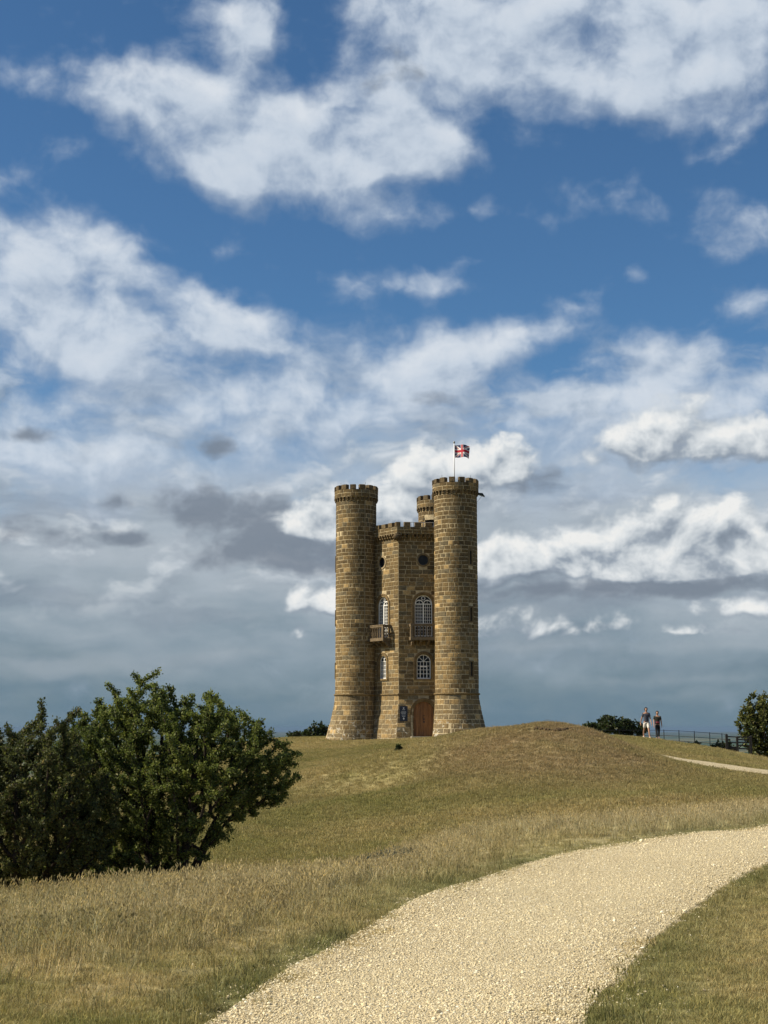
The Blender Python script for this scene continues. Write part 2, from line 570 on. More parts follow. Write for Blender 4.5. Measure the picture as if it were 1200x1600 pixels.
# the far leg, where the path swings back behind the mound
FAR_O = [(4.5, 75.2), (8.5, 71.8), (11.3, 68.2)] + [tuple(ground_hit(*p, 60.0)) for p in ((1042, 1181.5), (1080, 1188.0), (1140, 1196.0), (1200, 1204))] + [(24.5, 59.5)]
FAR_I = [(4.0, 73.4), (7.6, 70.2), (10.6, 66.5), (12.5, 64.4)] + [tuple(ground_hit(*p, 60.0)) for p in ((1080, 1195.0), (1140, 1203.5), (1200, 1211))] + [(24.5, 56.5)]
FO, FI = smooth_poly(FAR_O, 60), smooth_poly(FAR_I, 60)


def point_in_poly(x, y, poly):
    inside = np.zeros(len(x), bool)
    j = len(poly) - 1
    for i in range(len(poly)):
        xi, yi = poly[i]
        xj, yj = poly[j]
        c = ((yi > y) != (yj > y)) & (x < (xj - xi) * (y - yi) / (yj - yi + 1e-12) + xi)
        inside ^= c
        j = i
    return inside


PATH_POLY = np.vstack([PO[::6], PI_[::-6]])
_w = (FO - FI) / np.hypot(*(FO - FI).T)[:, None]
FAR_POLY = np.vstack([(FO + _w * .2)[::3], (FI - _w * .6)[::-3]])


def edge_dist(x, y):
    """Signed distance to the path edge, negative on the gravel."""
    ring = np.vstack([PO[::3], PI_[::-3]])
    d = np.full(len(x), 1e9)
    for i in range(0, len(x), 20000):
        q = np.stack([x[i:i + 20000], y[i:i + 20000]], 1)
        dd = ((q[:, None, :] - ring[None, :, :]) ** 2).sum(2).min(1)
        d[i:i + 20000] = np.sqrt(dd)
    return np.where(point_in_poly(x, y, PATH_POLY), -d, d)


# ------------------------------------------------------------------ what grows where
STRAW = np.array((.43, .38, .245))
TAN = np.array((.375, .300, .150))
GREEN = np.array((.212, .198, .070))
DARKG = np.array((.095, .112, .045))
BROWN = np.array((.245, .182, .100))

BROW = smooth_poly([(-14, 10.5), (-9, 11.3), tuple(ground_hit(0, 1436, 9, 40)), tuple(ground_hit(340, 1385, 9, 40)), tuple(ground_hit(700, 1314, 9, 40)),
                    tuple(ground_hit(1000, 1284, 9, 40)), tuple(ground_hit(1200, 1263, 9, 40)), (16, 38), (24, 44)], 160)


def brow_dist(x, y):
    """Signed distance across the brow of tall grass: positive on the far side."""
    d = np.empty(len(x))
    for i in range(0, len(x), 20000):
        q = np.stack([x[i:i + 20000], y[i:i + 20000]], 1)
        r2 = ((q[:, None, :] - BROW[None, :, :]) ** 2).sum(2)
        k = r2.argmin(1)
        k2 = np.clip(k, 0, len(BROW) - 2)
        tx = BROW[k2 + 1] - BROW[k2]
        side = tx[:, 0] * (q[:, 1] - BROW[k2][:, 1]) - tx[:, 1] * (q[:, 0] - BROW[k2][:, 0])
        d[i:i + 20000] = np.sqrt(r2.min(1)) * np.sign(side)
    return d


def grass_colour(x, y):
    """Base colour of the sward (no light in it): dry straw, tan, green, from place to place."""
    n1 = value_noise(x, y, 6.0, 11, 4)
    n2 = value_noise(x, y, 1.6, 23, 3)
    n3 = value_noise(x * .6, y, 14.0, 5, 3)
    d = np.hypot(x, y)
    n4 = value_noise(x, y, .55, 91, 3)
    near = 1 - sstep(d, 14, 30)
    dry = np.clip(.46 + .16 * near + (1.1 + .4 * near) * (n1 - .5) + (.7 + .6 * near) * (n2 - .5) + .5 * (n3 - .5) + near * 1.1 * (n4 - .5), 0, 1)
    # the mound's crown and its left face are burnt brown
    r2 = ((x - 6.6) / 5.2) ** 2 + ((y - 60.0) / 10.5) ** 2 + .55 * (n1 - .5) + .35 * (n2 - .5)
    crown = np.exp(-np.clip(r2, 0, 9) ** 2)
    c = GREEN[None] * (1 - dry)[:, None] + TAN[None] * dry[:, None]
    burnt = np.clip(crown * (.92 + 1.1 * (n2 - .5)), 0, 1)[:, None]
    c = c * (1 - burnt) + (BROWN * .8 + TAN * .2)[None] * burnt
    far = sstep(d, 36, 50)
    swale = (sstep(y, 36, 46) * (1 - sstep(y, 56, 72)) * np.clip(.3 + 1.4 * (n3 - .4), 0, 1) * (1 - np.clip(crown * 2, 0, 1)))[:, None]
    c = c * (1 - .30 * swale) + GREEN[None] * .30 * swale
    c = c * (1 - .06 * far[:, None])
    # tall straw along the brow, green mown strip beside the path
    bd = brow_dist(x, y)
    straw = np.exp(-((bd + .2) / 1.5) ** 2) * (.55 + .6 * n2)
    c = c * (1 - np.clip(straw, 0, 1)[:, None]) + STRAW[None] * np.clip(straw, 0, 1)[:, None]
    ed = edge_dist(x, y)
    strip = np.exp(-(np.maximum(ed, 0) / .55) ** 2) * (.35 + 1.3 * (n2 - .35)) * (ed > 0)
    strip = np.clip(strip * 1.25, 0, .9)[:, None]
    c = c * (1 - strip) + (DARKG * .6 + GREEN * .45)[None] * strip
    # right-hand lawn is darker and greener
    lawn = (sstep(x, .8, 2.2) * (1 - sstep(y, 17, 24)) * (.5 + .5 * n1))[:, None] * (x[:, None] > np.interp(y, INNER_Y, INNER_X)[:, None])
    c = c * (1 - .35 * lawn) + (GREEN * .75 + DARKG * .2)[None] * .35 * lawn
    return c


INNER_Y, INNER_X = np.array(INNER)[:, 1], np.array(INNER)[:, 0]


# ------------------------------------------------------------------ ground sheet
def build_ground():
    m, T, bsdf = new_mat('grass_turf')
    geo = T.node('ShaderNodeNewGeometry')
    att = T.node('ShaderNodeAttribute', {'attribute_name': 'sward'})
    vl = T.node('ShaderNodeVectorMath', {'operation': 'LENGTH'}, _0=geo.outputs['Position'])
    n1 = T.noise(geo.outputs['Position'], 9.0, 5, .6)
    n2 = T.noise(geo.outputs['Position'], 1.7, 5, .6)
    f1 = T.lin(n1.outputs[0], .25, .75, .62, 1.34)
    col = T.mix(1.0, att.outputs['Color'], f1, 'MULTIPLY')
    f2 = T.lin(n2.outputs[0], .3, .7, .8, 1.18)
    col = T.mix(1.0, col, f2, 'MULTIPLY')
    # fields and hedges of the vale, far below
    vor = T.node('ShaderNodeTexVoronoi', {'voronoi_dimensions': '2D', 'feature': 'F1'}, Vector=geo.outputs['Position'], Scale=.0022)
    fld = T.ramp(T.node('ShaderNodeSeparateColor', _0=vor.outputs['Color']).outputs[0],
                 [(0.0, (.030, .055, .020)), (.35, (.075, .095, .030)), (.6, (.045, .075, .024)), (.8, (.17, .15, .07)), (1.0, (.06, .08, .03))], 'CONSTANT')
    wood = T.noise(geo.outputs['Position'], .0016, 6, .65)
    fld = T.mix(T.smooth(wood.outputs[0], .50, .60), fld, (.018, .030, .012))
    col = T.mix(T.smooth(vl.outputs['Value'], 160, 420), col, fld)
    T.l.new(col, bsdf.inputs['Base Color'])
    bsdf.inputs['Roughness'].default_value = .95
    bsdf.inputs['Specular IOR Level'].default_value = .15
    nb = T.noise(geo.outputs['Position'], 22.0, 6, .65)
    bump = T.node('ShaderNodeBump', Strength=.7, Distance=.06, Height=nb.outputs[0])
    T.l.new(bump.outputs[0], bsdf.inputs['Normal'])

    front = np.radians(np.arange(-26, 26.01, .22))
    rest = np.radians(np.arange(26 + 4, 360 - 26, 4.0))
    ang = np.r_[front, rest]
    rad = np.r_[.4, 1.5, np.exp(np.arange(math.log(3.0), math.log(140.0), .0125)), np.exp(np.arange(math.log(140.0), math.log(62000.0), .06)), 62000.0]
    A, R = np.meshgrid(ang, rad)
    x, y = (R * np.sin(A)).ravel(), (R * np.cos(A)).ravel()
    z = height(x, y)
    na, nr = len(ang), len(rad)
    i = np.arange(nr - 1)[:, None] * na
    j = np.arange(na)[None]
    jn = (j + 1) % na
    Fq = np.stack([i + j, i + jn, i + na + jn, i + na + j], -1).reshape(-1, 4)[:, ::-1]
    V = np.stack([x, y, z], 1)
    me = mesh_np('ground', V, Fq, m, True)
    point_color(me, 'sward', grass_colour(x, y))
    o = link(bpy.data.objects.new('ground', me))
    tag(o, kind='structure')
    return o


GROUND = build_ground()


# ------------------------------------------------------------------ gravel path
def gravel_material():
    m, T, bsdf = new_mat('limestone_gravel')
    geo = T.node('ShaderNodeNewGeometry')
    P = geo.outputs['Position']
    v = T.node('ShaderNodeTexVoronoi', {'feature': 'F1'}, Vector=P, Scale=62.0)
    cellr = T.node('ShaderNodeSeparateColor', _0=v.outputs['Color']).outputs[0]
    n = T.noise(P, 1.2, 4, .6)
    base = T.ramp(cellr, [(0, (.42, .345, .20)), (.3, (.55, .46, .28)), (.7, (.62, .53, .335)), (1, (.69, .61, .41))])
    base = T.mix(T.lin(n.outputs[0], .35, .7, 0, .28), base, (.44, .35, .21))
    gap = T.smooth(v.outputs['Distance'], .42, .75, 0, .55)
    base = T.mix(gap, base, (.24, .185, .11))
    T.l.new(base, bsdf.inputs['Base Color'])
    bsdf.inputs['Roughness'].default_value = .9
    bsdf.inputs['Specular IOR Level'].default_value = .2
    h = T.math('SUBTRACT', 1.0, v.outputs['Distance'])
    bump = T.node('ShaderNodeBump', Strength=.9, Distance=.014, Height=h)
    T.l.new(bump.outputs[0], bsdf.inputs['Normal'])
    return m


GRAVEL = gravel_material()


def build_path(name, O, I, lift, nx, wob=1.6):
    n = len(O)
    t = np.linspace(0, 1, nx)
    jo = .05 * (value_noise(np.arange(n) * 1.0, np.zeros(n), 5, 2, 3) - .5)[:, None] * 2
    d = (O - I)
    L = np.hypot(d[:, 0], d[:, 1])[:, None]
    O2 = O + d / L * jo * wob
    I2 = I - d / L * jo[::-1] * wob
    xy = I2[:, None, :] * (1 - t)[None, :, None] + O2[:, None, :] * t[None, :, None]
    x, y = xy[..., 0].ravel(), xy[..., 1].ravel()
    z = height(x, y) + lift - .02 * (np.abs(np.tile(t, n) - .5) * 2) ** 6
    i = np.arange(n - 1)[:, None] * nx
    j = np.arange(nx - 1)[None]
    Fq = np.stack([i + j, i + nx + j, i + nx + j + 1, i + j + 1], -1).reshape(-1, 4)
    me = mesh_np(name, np.stack([x, y, z], 1), Fq, GRAVEL, True)
    if me.polygons[0].normal.z < 0:
        me.flip_normals()
    o = link(bpy.data.objects.new(name, me))
    tag(o, kind='structure')
    return o


PATH = build_path('path', PO, PI_, .02, 26)
FAR_PATH = build_path('path_beyond_mound', FO, FI, .05, 8, .5)
# ------------------------------------------------------------------ the tower
class MB:
    """Collects vertices, faces and one colour per vertex; build() links ONE mesh object."""

    def __init__(self):
        self.v, self.f, self.c = [], [], []

    def add(self, vs, fs, col=None):
        b = len(self.v)
        self.v.extend([tuple(p) for p in vs])
        self.f.extend([tuple(b + i for i in f) for f in fs])
        self.c.extend([col if col is not None else (.5, .5, .5)] * len(vs))

    def hexa(self, p, col=None):
        """p: 8 corners, 0-3 one side, 4-7 the other side in the same order."""
        self.add(p, [(3, 2, 1, 0), (4, 5, 6, 7), (0, 1, 5, 4), (1, 2, 6, 5), (2, 3, 7, 6), (3, 0, 4, 7)], col)

    def box(self, x0, x1, y0, y1, z0, z1, col=None):
        self.hexa([(x0, y0, z0), (x1, y0, z0), (x1, y1, z0), (x0, y1, z0), (x0, y0, z1), (x1, y0, z1), (x1, y1, z1), (x0, y1, z1)], col)

    def tube(self, pts, radii, n=8, col=None, cap=True):
        pts = [Vector(p) for p in pts]
        if not hasattr(radii, '__len__'):
            radii = [radii] * len(pts)
        vs, fs = [], []
        prev = None
        for i, p in enumerate(pts):
            d = (pts[min(i + 1, len(pts) - 1)] - pts[max(i - 1, 0)]).normalized()
            if prev is None:
                a = d.orthogonal().normalized()
            else:
                a = (prev - d * prev.dot(d)).normalized()
            prev = a
            b = d.cross(a)
            for k in range(n):
                t = 2 * math.pi * k / n
                vs.append(p + (a * math.cos(t) + b * math.sin(t)) * radii[i])
        for i in range(len(pts) - 1):
            for k in range(n):
                fs.append((i * n + k, i * n + (k + 1) % n, (i + 1) * n + (k + 1) % n, (i + 1) * n + k))
        if cap:
            fs.append(tuple(reversed(range(n))))
            fs.append(tuple((len(pts) - 1) * n + k for k in range(n)))
        self.add(vs, fs, col)

    def mesh(self, name, mat, smooth=False):
        me = mesh_from(name, self.v, self.f, mat, smooth)
        point_color(me, 'col', np.array(self.c, dtype=np.float32).reshape(-1, 3))
        return me

    def build(self, name, mat, parent=None, smooth=False):
        return link(bpy.data.objects.new(name, self.mesh(name, mat, smooth)), parent)


def empty(name, loc):
    o = bpy.data.objects.new(name, None)
    o.location = loc
    o.empty_display_size = .3
    return link(o)


def plain(name, col, rough=.7, metal=0.0, spec=.4, noise=0.0, nscale=20.0):
    m, T, b = new_mat(name)
    if noise:
        tc = T.node('ShaderNodeTexCoord')
        n = T.noise(tc.outputs['Object'], nscale, 5, .6)
        c = T.mix(1.0, (*col, 1.0), T.lin(n.outputs[0], .3, .7, 1 - noise, 1 + noise), 'MULTIPLY')
        T.l.new(c, b.inputs['Base Color'])
    else:
        b.inputs['Base Color'].default_value = (*col, 1)
    b.inputs['Roughness'].default_value = rough
    b.inputs['Metallic'].default_value = metal
    b.inputs['Specular IOR Level'].default_value = spec
    return m


def stone_material(name, lichen=True):
    m, T, b = new_mat(name)
    tc = T.node('ShaderNodeTexCoord')
    P = tc.outputs['Object']
    att = T.node('ShaderNodeAttribute', {'attribute_name': 'col'})
    n1 = T.noise(P, 5.0, 6, .65)
    n2 = T.noise(P, 22.0, 5, .65)
    n3 = T.noise(P, .9, 4, .6)
    c = T.mix(1.0, att.outputs['Color'], T.lin(n1.outputs[0], .28, .72, .62, 1.38), 'MULTIPLY')
    c = T.mix(1.0, c, T.lin(n2.outputs[0], .3, .7, .78, 1.22), 'MULTIPLY')
    # rain-worn dark patches
    c = T.mix(T.smooth(n3.outputs[0], .56, .74, 0, .5), c, (.058, .046, .028))
    st = T.noise(T.vmath('MULTIPLY', P, (2.6, 2.6, .16)), 1.6, 4, .6)
    c = T.mix(T.smooth(st.outputs[0], .57, .74, 0, .32), c, (.050, .042, .030))
    if lichen:
        z = T.node('ShaderNodeSeparateXYZ', _0=P).outputs[2]
        low = T.smooth(z, 2.2, .2, 0.06, 1.0)
        ln = T.noise(P, 2.6, 5, .55, .6)
        lf = T.math('MULTIPLY', T.smooth(ln.outputs[0], .575, .63, 0, .85), low)
        c = T.mix(lf, c, (.46, .43, .36))
        sp = T.noise(P, 6.0, 3, .5)
        c = T.mix(T.smooth(sp.outputs[0], .70, .74, 0, .45), c, (.40, .36, .27))
    T.l.new(c, b.inputs['Base Color'])
    b.inputs['Roughness'].default_value = .93
    b.inputs['Specular IOR Level'].default_value = .18
    hb = T.math('ADD', n1.outputs[0], T.math('MULTIPLY', n2.outputs[0], .5))
    bump = T.node('ShaderNodeBump', Strength=.55, Distance=.05, Height=hb)
    T.l.new(bump.outputs[0], b.inputs['Normal'])
    return m


M_STONE = stone_material('oolite_stone')
M_MORTAR = plain('lime_mortar', (.42, .345, .215), .95, 0, .1, .35, 5.0)
M_WHITE = plain('white_painted_wood', (.82, .82, .79), .45, 0, .4, .05, 9.0)
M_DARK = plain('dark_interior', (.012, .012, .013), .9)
M_IRON = plain('black_iron', (.018, .018, .02), .5, 0, .4)
M_LEAD = plain('grey_lead', (.16, .16, .155), .6, 0, .4, .2, 5.0)


def glass_material():
    m, T, b = new_mat('window_glass')
    b.inputs['Base Color'].default_value = (.010, .012, .015, 1)
    b.inputs['Roughness'].default_value = .06
    b.inputs['Specular IOR Level'].default_value = .14
    tc = T.node('ShaderNodeTexCoord')
    n = T.noise(tc.outputs['Object'], 2.4, 2, .5)
    bump = T.node('ShaderNodeBump', Strength=.10, Distance=.05, Height=n.outputs[0])
    T.l.new(bump.outputs[0], b.inputs['Normal'])
    return m


def wood_material(name, c0, c1, axis=(9.0, 9.0, .7)):
    m, T, b = new_mat(name)
    tc = T.node('ShaderNodeTexCoord')
    v = T.vmath('MULTIPLY', tc.outputs['Object'], axis)
    n = T.noise(v, 2.2, 5, .6, .6)
    c = T.ramp(n.outputs[0], [(.3, c0), (.7, c1)])
    att = T.node('ShaderNodeAttribute', {'attribute_name': 'col'})
    c = T.mix(1.0, c, T.mix(1.0, att.outputs['Color'], (2, 2, 2), 'MULTIPLY'), 'MULTIPLY')
    T.l.new(c, b.inputs['Base Color'])
    b.inputs['Roughness'].default_value = .6
    b.inputs['Specular IOR Level'].default_value = .3
    bump = T.node('ShaderNodeBump', Strength=.3, Distance=.01, Height=n.outputs[0])
    T.l.new(bump.outputs[0], b.inputs['Normal'])
    return m


M_GLASS = glass_material()
M_DOOR = wood_material('oiled_oak_door', (.15, .068, .026), (.31, .155, .062))

RNG = random.Random(41)
TZ0 = 1.0
_c = at(651.3, 1000, 109.0)
TOWER_AT = Vector((_c.x, 109.0, TZ0))
TOWER = empty('stone_tower', TOWER_AT)
tag(TOWER, 'golden-brown stone hexagonal tower with three round battlemented turrets on the hilltop', 'tower')

HEXR, TURR = 3.75, 4.70
Z_STRING = 3.12
ANG = {'a': math.radians(187.3), 'b': math.radians(-52.7), 'c': math.radians(67.3)}
TRAD = {'a': 1.545, 'b': 1.60, 'c': 1.545}
TPOS = {k: Vector((TURR * math.cos(a), TURR * math.sin(a), 0)) for k, a in ANG.items()}


def batter(z, amount):
    return amount * max(0.0, (Z_STRING - z) / Z_STRING) ** 1.35 if z < Z_STRING else 0.0


class Face:
    """A wall of the hexagon. u runs to the viewer's right as seen from outside, w is outward."""

    def __init__(self, a0, a1, amount=.46):
        p, q = (Vector((HEXR * math.cos(math.radians(a)), HEXR * math.sin(math.radians(a)), 0)) for a in (a0, a1))
        self.c = (p + q) / 2
        self.n = self.c.normalized()
        self.e = (q - p).normalized()
        self.half = (q - p).length / 2
        self.amount = amount

    def __call__(self, u, z, w, slope=True):
        off = batter(z, self.amount) if slope else 0.0
        return self.c + self.e * u + self.n * (w + off) + Vector((0, 0, z))

    def ends(self, z):
        return self.half + batter(z, self.amount) * math.tan(math.radians(30))


class Round:
    def __init__(self, key, amount=.68):
        self.c, self.r, self.amount, self.a = TPOS[key], TRAD[key], amount, ANG[key]

    def __call__(self, u, z, w, slope=True):
        # the skirt flares outwards, hardly at all where the drum meets the walls
        f = min(1.0, max(0.0, .65 + .6 * math.cos(u - self.a)))
        r = self.r + w + (batter(z, self.amount) * f if slope else 0.0)
        return self.c + Vector((r * math.cos(u), r * math.sin(u), z))


def stone_colour(z):
    t = RNG.random()
    up = min(1.0, max(0.0, (z - 6.5) / 6.0))
    if t < .035:
        c = (.42, .30, .145)
    elif t < .24 - .10 * up:
        c = (.225, .160, .077)
    elif t < .62:
        c = (.172, .124, .060)
    elif t < .88:
        c = (.132, .096, .049)
    else:
        c = (.160, .133, .084)
    if z < 2.9 and t > .3:
        c = tuple(.5 * a + .5 * b for a, b in zip(c, (.165, .135, .085)))
    k = (1.0 - .26 * up) * RNG.uniform(.88, 1.13) * 1.0
    return tuple(x * k * h for x, h in zip(c, (1.03, 1.0, .94)))


def stone_geom(S, u0, u1, z0, z1, proud, nu, mortar_u, mortar_z):
    """One dressed block standing proud of the mortar with worn, chamfered arrises."""
    hu, hz = mortar_u / 2, mortar_z / 2
    u0 += hu * RNG.uniform(.7, 1.3); u1 -= hu * RNG.uniform(.7, 1.3)
    z0 += hz * RNG.uniform(.7, 1.3); z1 -= hz * RNG.uniform(.7, 1.3)
    iu = min((u1 - u0) * .12, mortar_u * .55)
    iz = (z1 - z0) * .10
    us = [u0 + (u1 - u0) * i / nu for i in range(nu + 1)]
    j = lambda: RNG.uniform(-.25, .25)

    def ring(du, dz, w, jit):
        lo = [(min(max(u, u0 + du), u1 - du), z0 + dz) for u in us]
        hi = [(min(max(u, u0 + du), u1 - du), z1 - dz) for u in reversed(us)]
        return [S(u + (iu * j() if jit else 0), z + (iz * j() if jit else 0), w) for u, z in lo + hi]
    V = ring(0, 0, -.02, False) + ring(0, 0, proud * .45, True) + ring(iu, iz, proud, True)
    n = 2 * (nu + 1)
    Fs = []
    for L in (0, 1):
        for k in range(n):
            Fs.append((L * n + k, L * n + (k + 1) % n, (L + 1) * n + (k + 1) % n, (L + 1) * n + k))
    for k in range(nu):
        Fs.append((2 * n + k, 2 * n + k + 1, 2 * n + n - 2 - k, 2 * n + n - 1 - k))
    return V, Fs


STONES = []   # (verts, faces, colour, owner key, projected size)


def project_px(p):
    p = p + TOWER_AT - Vector((0, 0, EYE))
    c, s = math.cos(PITCH), math.sin(PITCH)
    depth = p.y * c + p.z * s
    return 600 + F_PX * p.x / depth, 800 - F_PX * (p.z * c - p.y * s) / depth


def lay(S, owner, zlist, span, mean, holes, nu, seen, scale=1.0):
    """Courses of blocks between the given bed heights; holes are functions z0, z1 -> list of (u0, u1)."""
    prev_phase = 0.0
    for z0, z1 in zip(zlist[:-1], zlist[1:]):
        a, b = span(.5 * (z0 + z1))
        cuts = sorted(h for hole in holes for h in hole(z0, z1))
        runs, x = [], a
        for c0, c1 in cuts:
            if c0 > x:
                runs.append((x, min(c0, b)))
            x = max(x, c1)
        if x < b:
            runs.append((x, b))
        for r0, r1 in runs:
            L = r1 - r0
            if L < .02 * scale:
                continue
            k = max(1, int(round(L / (mean * RNG.uniform(.9, 1.12)))))
            w = [RNG.uniform(.6, 1.45) for _ in range(k)]
            s = sum(w)
            u = r0
            for q in w:
                du = L * q / s
                proud = RNG.uniform(.008, .026)
                V, Fs = stone_geom(S, u, u + du, z0, z1, proud, nu, .040 * scale, .036)
                um, zm = u + du / 2, .5 * (z0 + z1)
                vis = seen(um, zm)
                size = 0.0
                if vis > 0:
                    p, q2 = project_px(S(u, z0, 0)), project_px(S(u + du, z1, 0))
                    size = abs(p[0] - q2[0]) * abs(p[1] - q2[1]) * vis
                STONES.append((V, Fs, stone_colour(zm), owner, size))
                u += du


def beds(z0, z1, h):
    n = max(1, round((z1 - z0) / h))
    w = [RNG.uniform(.86, 1.16) for _ in range(n)]
    s = sum(w)
    out = [z0]
    for q in w:
        out.append(out[-1] + (z1 - z0) * q / s)
    out[-1] = z1
    return out


def rect_hole(u, hw, z0, z1):
    return lambda a, b: [(u - hw, u + hw)] if (b > z0 + .02 and a < z1 - .02) else []


def arch_hole(u, hw, zb, zs, pad):
    def f(a, b):
        R = hw + pad
        if b <= zb - pad + .02 or a >= zs + R - .02:
            return []
        if a <= zs:
            return [(u - R, u + R)]
        h = math.sqrt(max(0.0, R * R - (a - zs) ** 2))
        return [(u - h, u + h)]
    return f


def core_grid(S, us, zs, inside, w, name, parent, mat, close=False):
    """Mortar skin behind the blocks, left open where inside(u, z) is true."""
    mb = MB()
    idx = {}
    for z0, z1 in zip(zs[:-1], zs[1:]):
        for u0, u1 in zip(us[:-1], us[1:]):
            if inside(.5 * (u0 + u1), .5 * (z0 + z1)):
                continue
            mb.add([S(u0, z0, w), S(u1, z0, w), S(u1, z1, w), S(u0, z1, w)], [(0, 1, 2, 3)])
    me = mb.mesh(name, mat)
    return link(bpy.data.objects.new(name, me), parent)


def steps(a, b, d):
    n = max(1, int(math.ceil((b - a) / d)))
    return [a + (b - a) * i / n for i in range(n + 1)]


def merge(*lists):
    s = sorted(x for l in lists for x in l)
    out = [s[0]]
    for x in s[1:]:
        if x - out[-1] > 1e-4:
            out.append(x)
    return out


# ---- openings -------------------------------------------------------------
def arch_outline(hw, zb, zs, grow=0.0, n=20):
    R = hw + grow
    pts = [(-R, zb - grow * 0)]
    pts += [(-R * math.cos(math.pi * i / n), zs + R * math.sin(math.pi * i / n)) for i in range(n + 1)]
    pts.append((R, zb))
    return pts


def band(mb, S, inner, outer, w0, w1, col, u=0.0, slope=False, back=True):
    """Solid band between two outlines with equal point counts, from depth w0 to w1."""
    n = len(inner)
    for i in range(n - 1):
        a, b, c, d = inner[i], inner[i + 1], outer[i + 1], outer[i]
        mb.hexa([S(u + p[0], p[1], w0, slope) for p in (a, b, c, d)] + [S(u + p[0], p[1], w1, slope) for p in (a, b, c, d)], col)


def bar(mb, S, u0, u1, z0, z1, w0, w1, col=None, slope=False):
    mb.hexa([S(u0, z0, w0, slope), S(u1, z0, w0, slope), S(u1, z1, w0, slope), S(u0, z1, w0, slope),
             S(u0, z0, w1, slope), S(u1, z0, w1, slope), S(u1, z1, w1, slope), S(u0, z1, w1, slope)], col)


def slant(mb, S, p, q, t, w0, w1, col=None):
    """Thin glazing bar from p to q in the plane of the wall."""
    d = Vector((q[0] - p[0], q[1] - p[1]))
    d.normalize()
    s = Vector((-d.y, d.x)) * t / 2
    cs = [(p[0] - s.x, p[1] - s.y), (q[0] - s.x, q[1] - s.y), (q[0] + s.x, q[1] + s.y), (p[0] + s.x, p[1] + s.y)]
    mb.hexa([S(a, b, w0, False) for a, b in cs] + [S(a, b, w1, False) for a, b in cs], col)


STONE_TRIM = (.175, .125, .060)


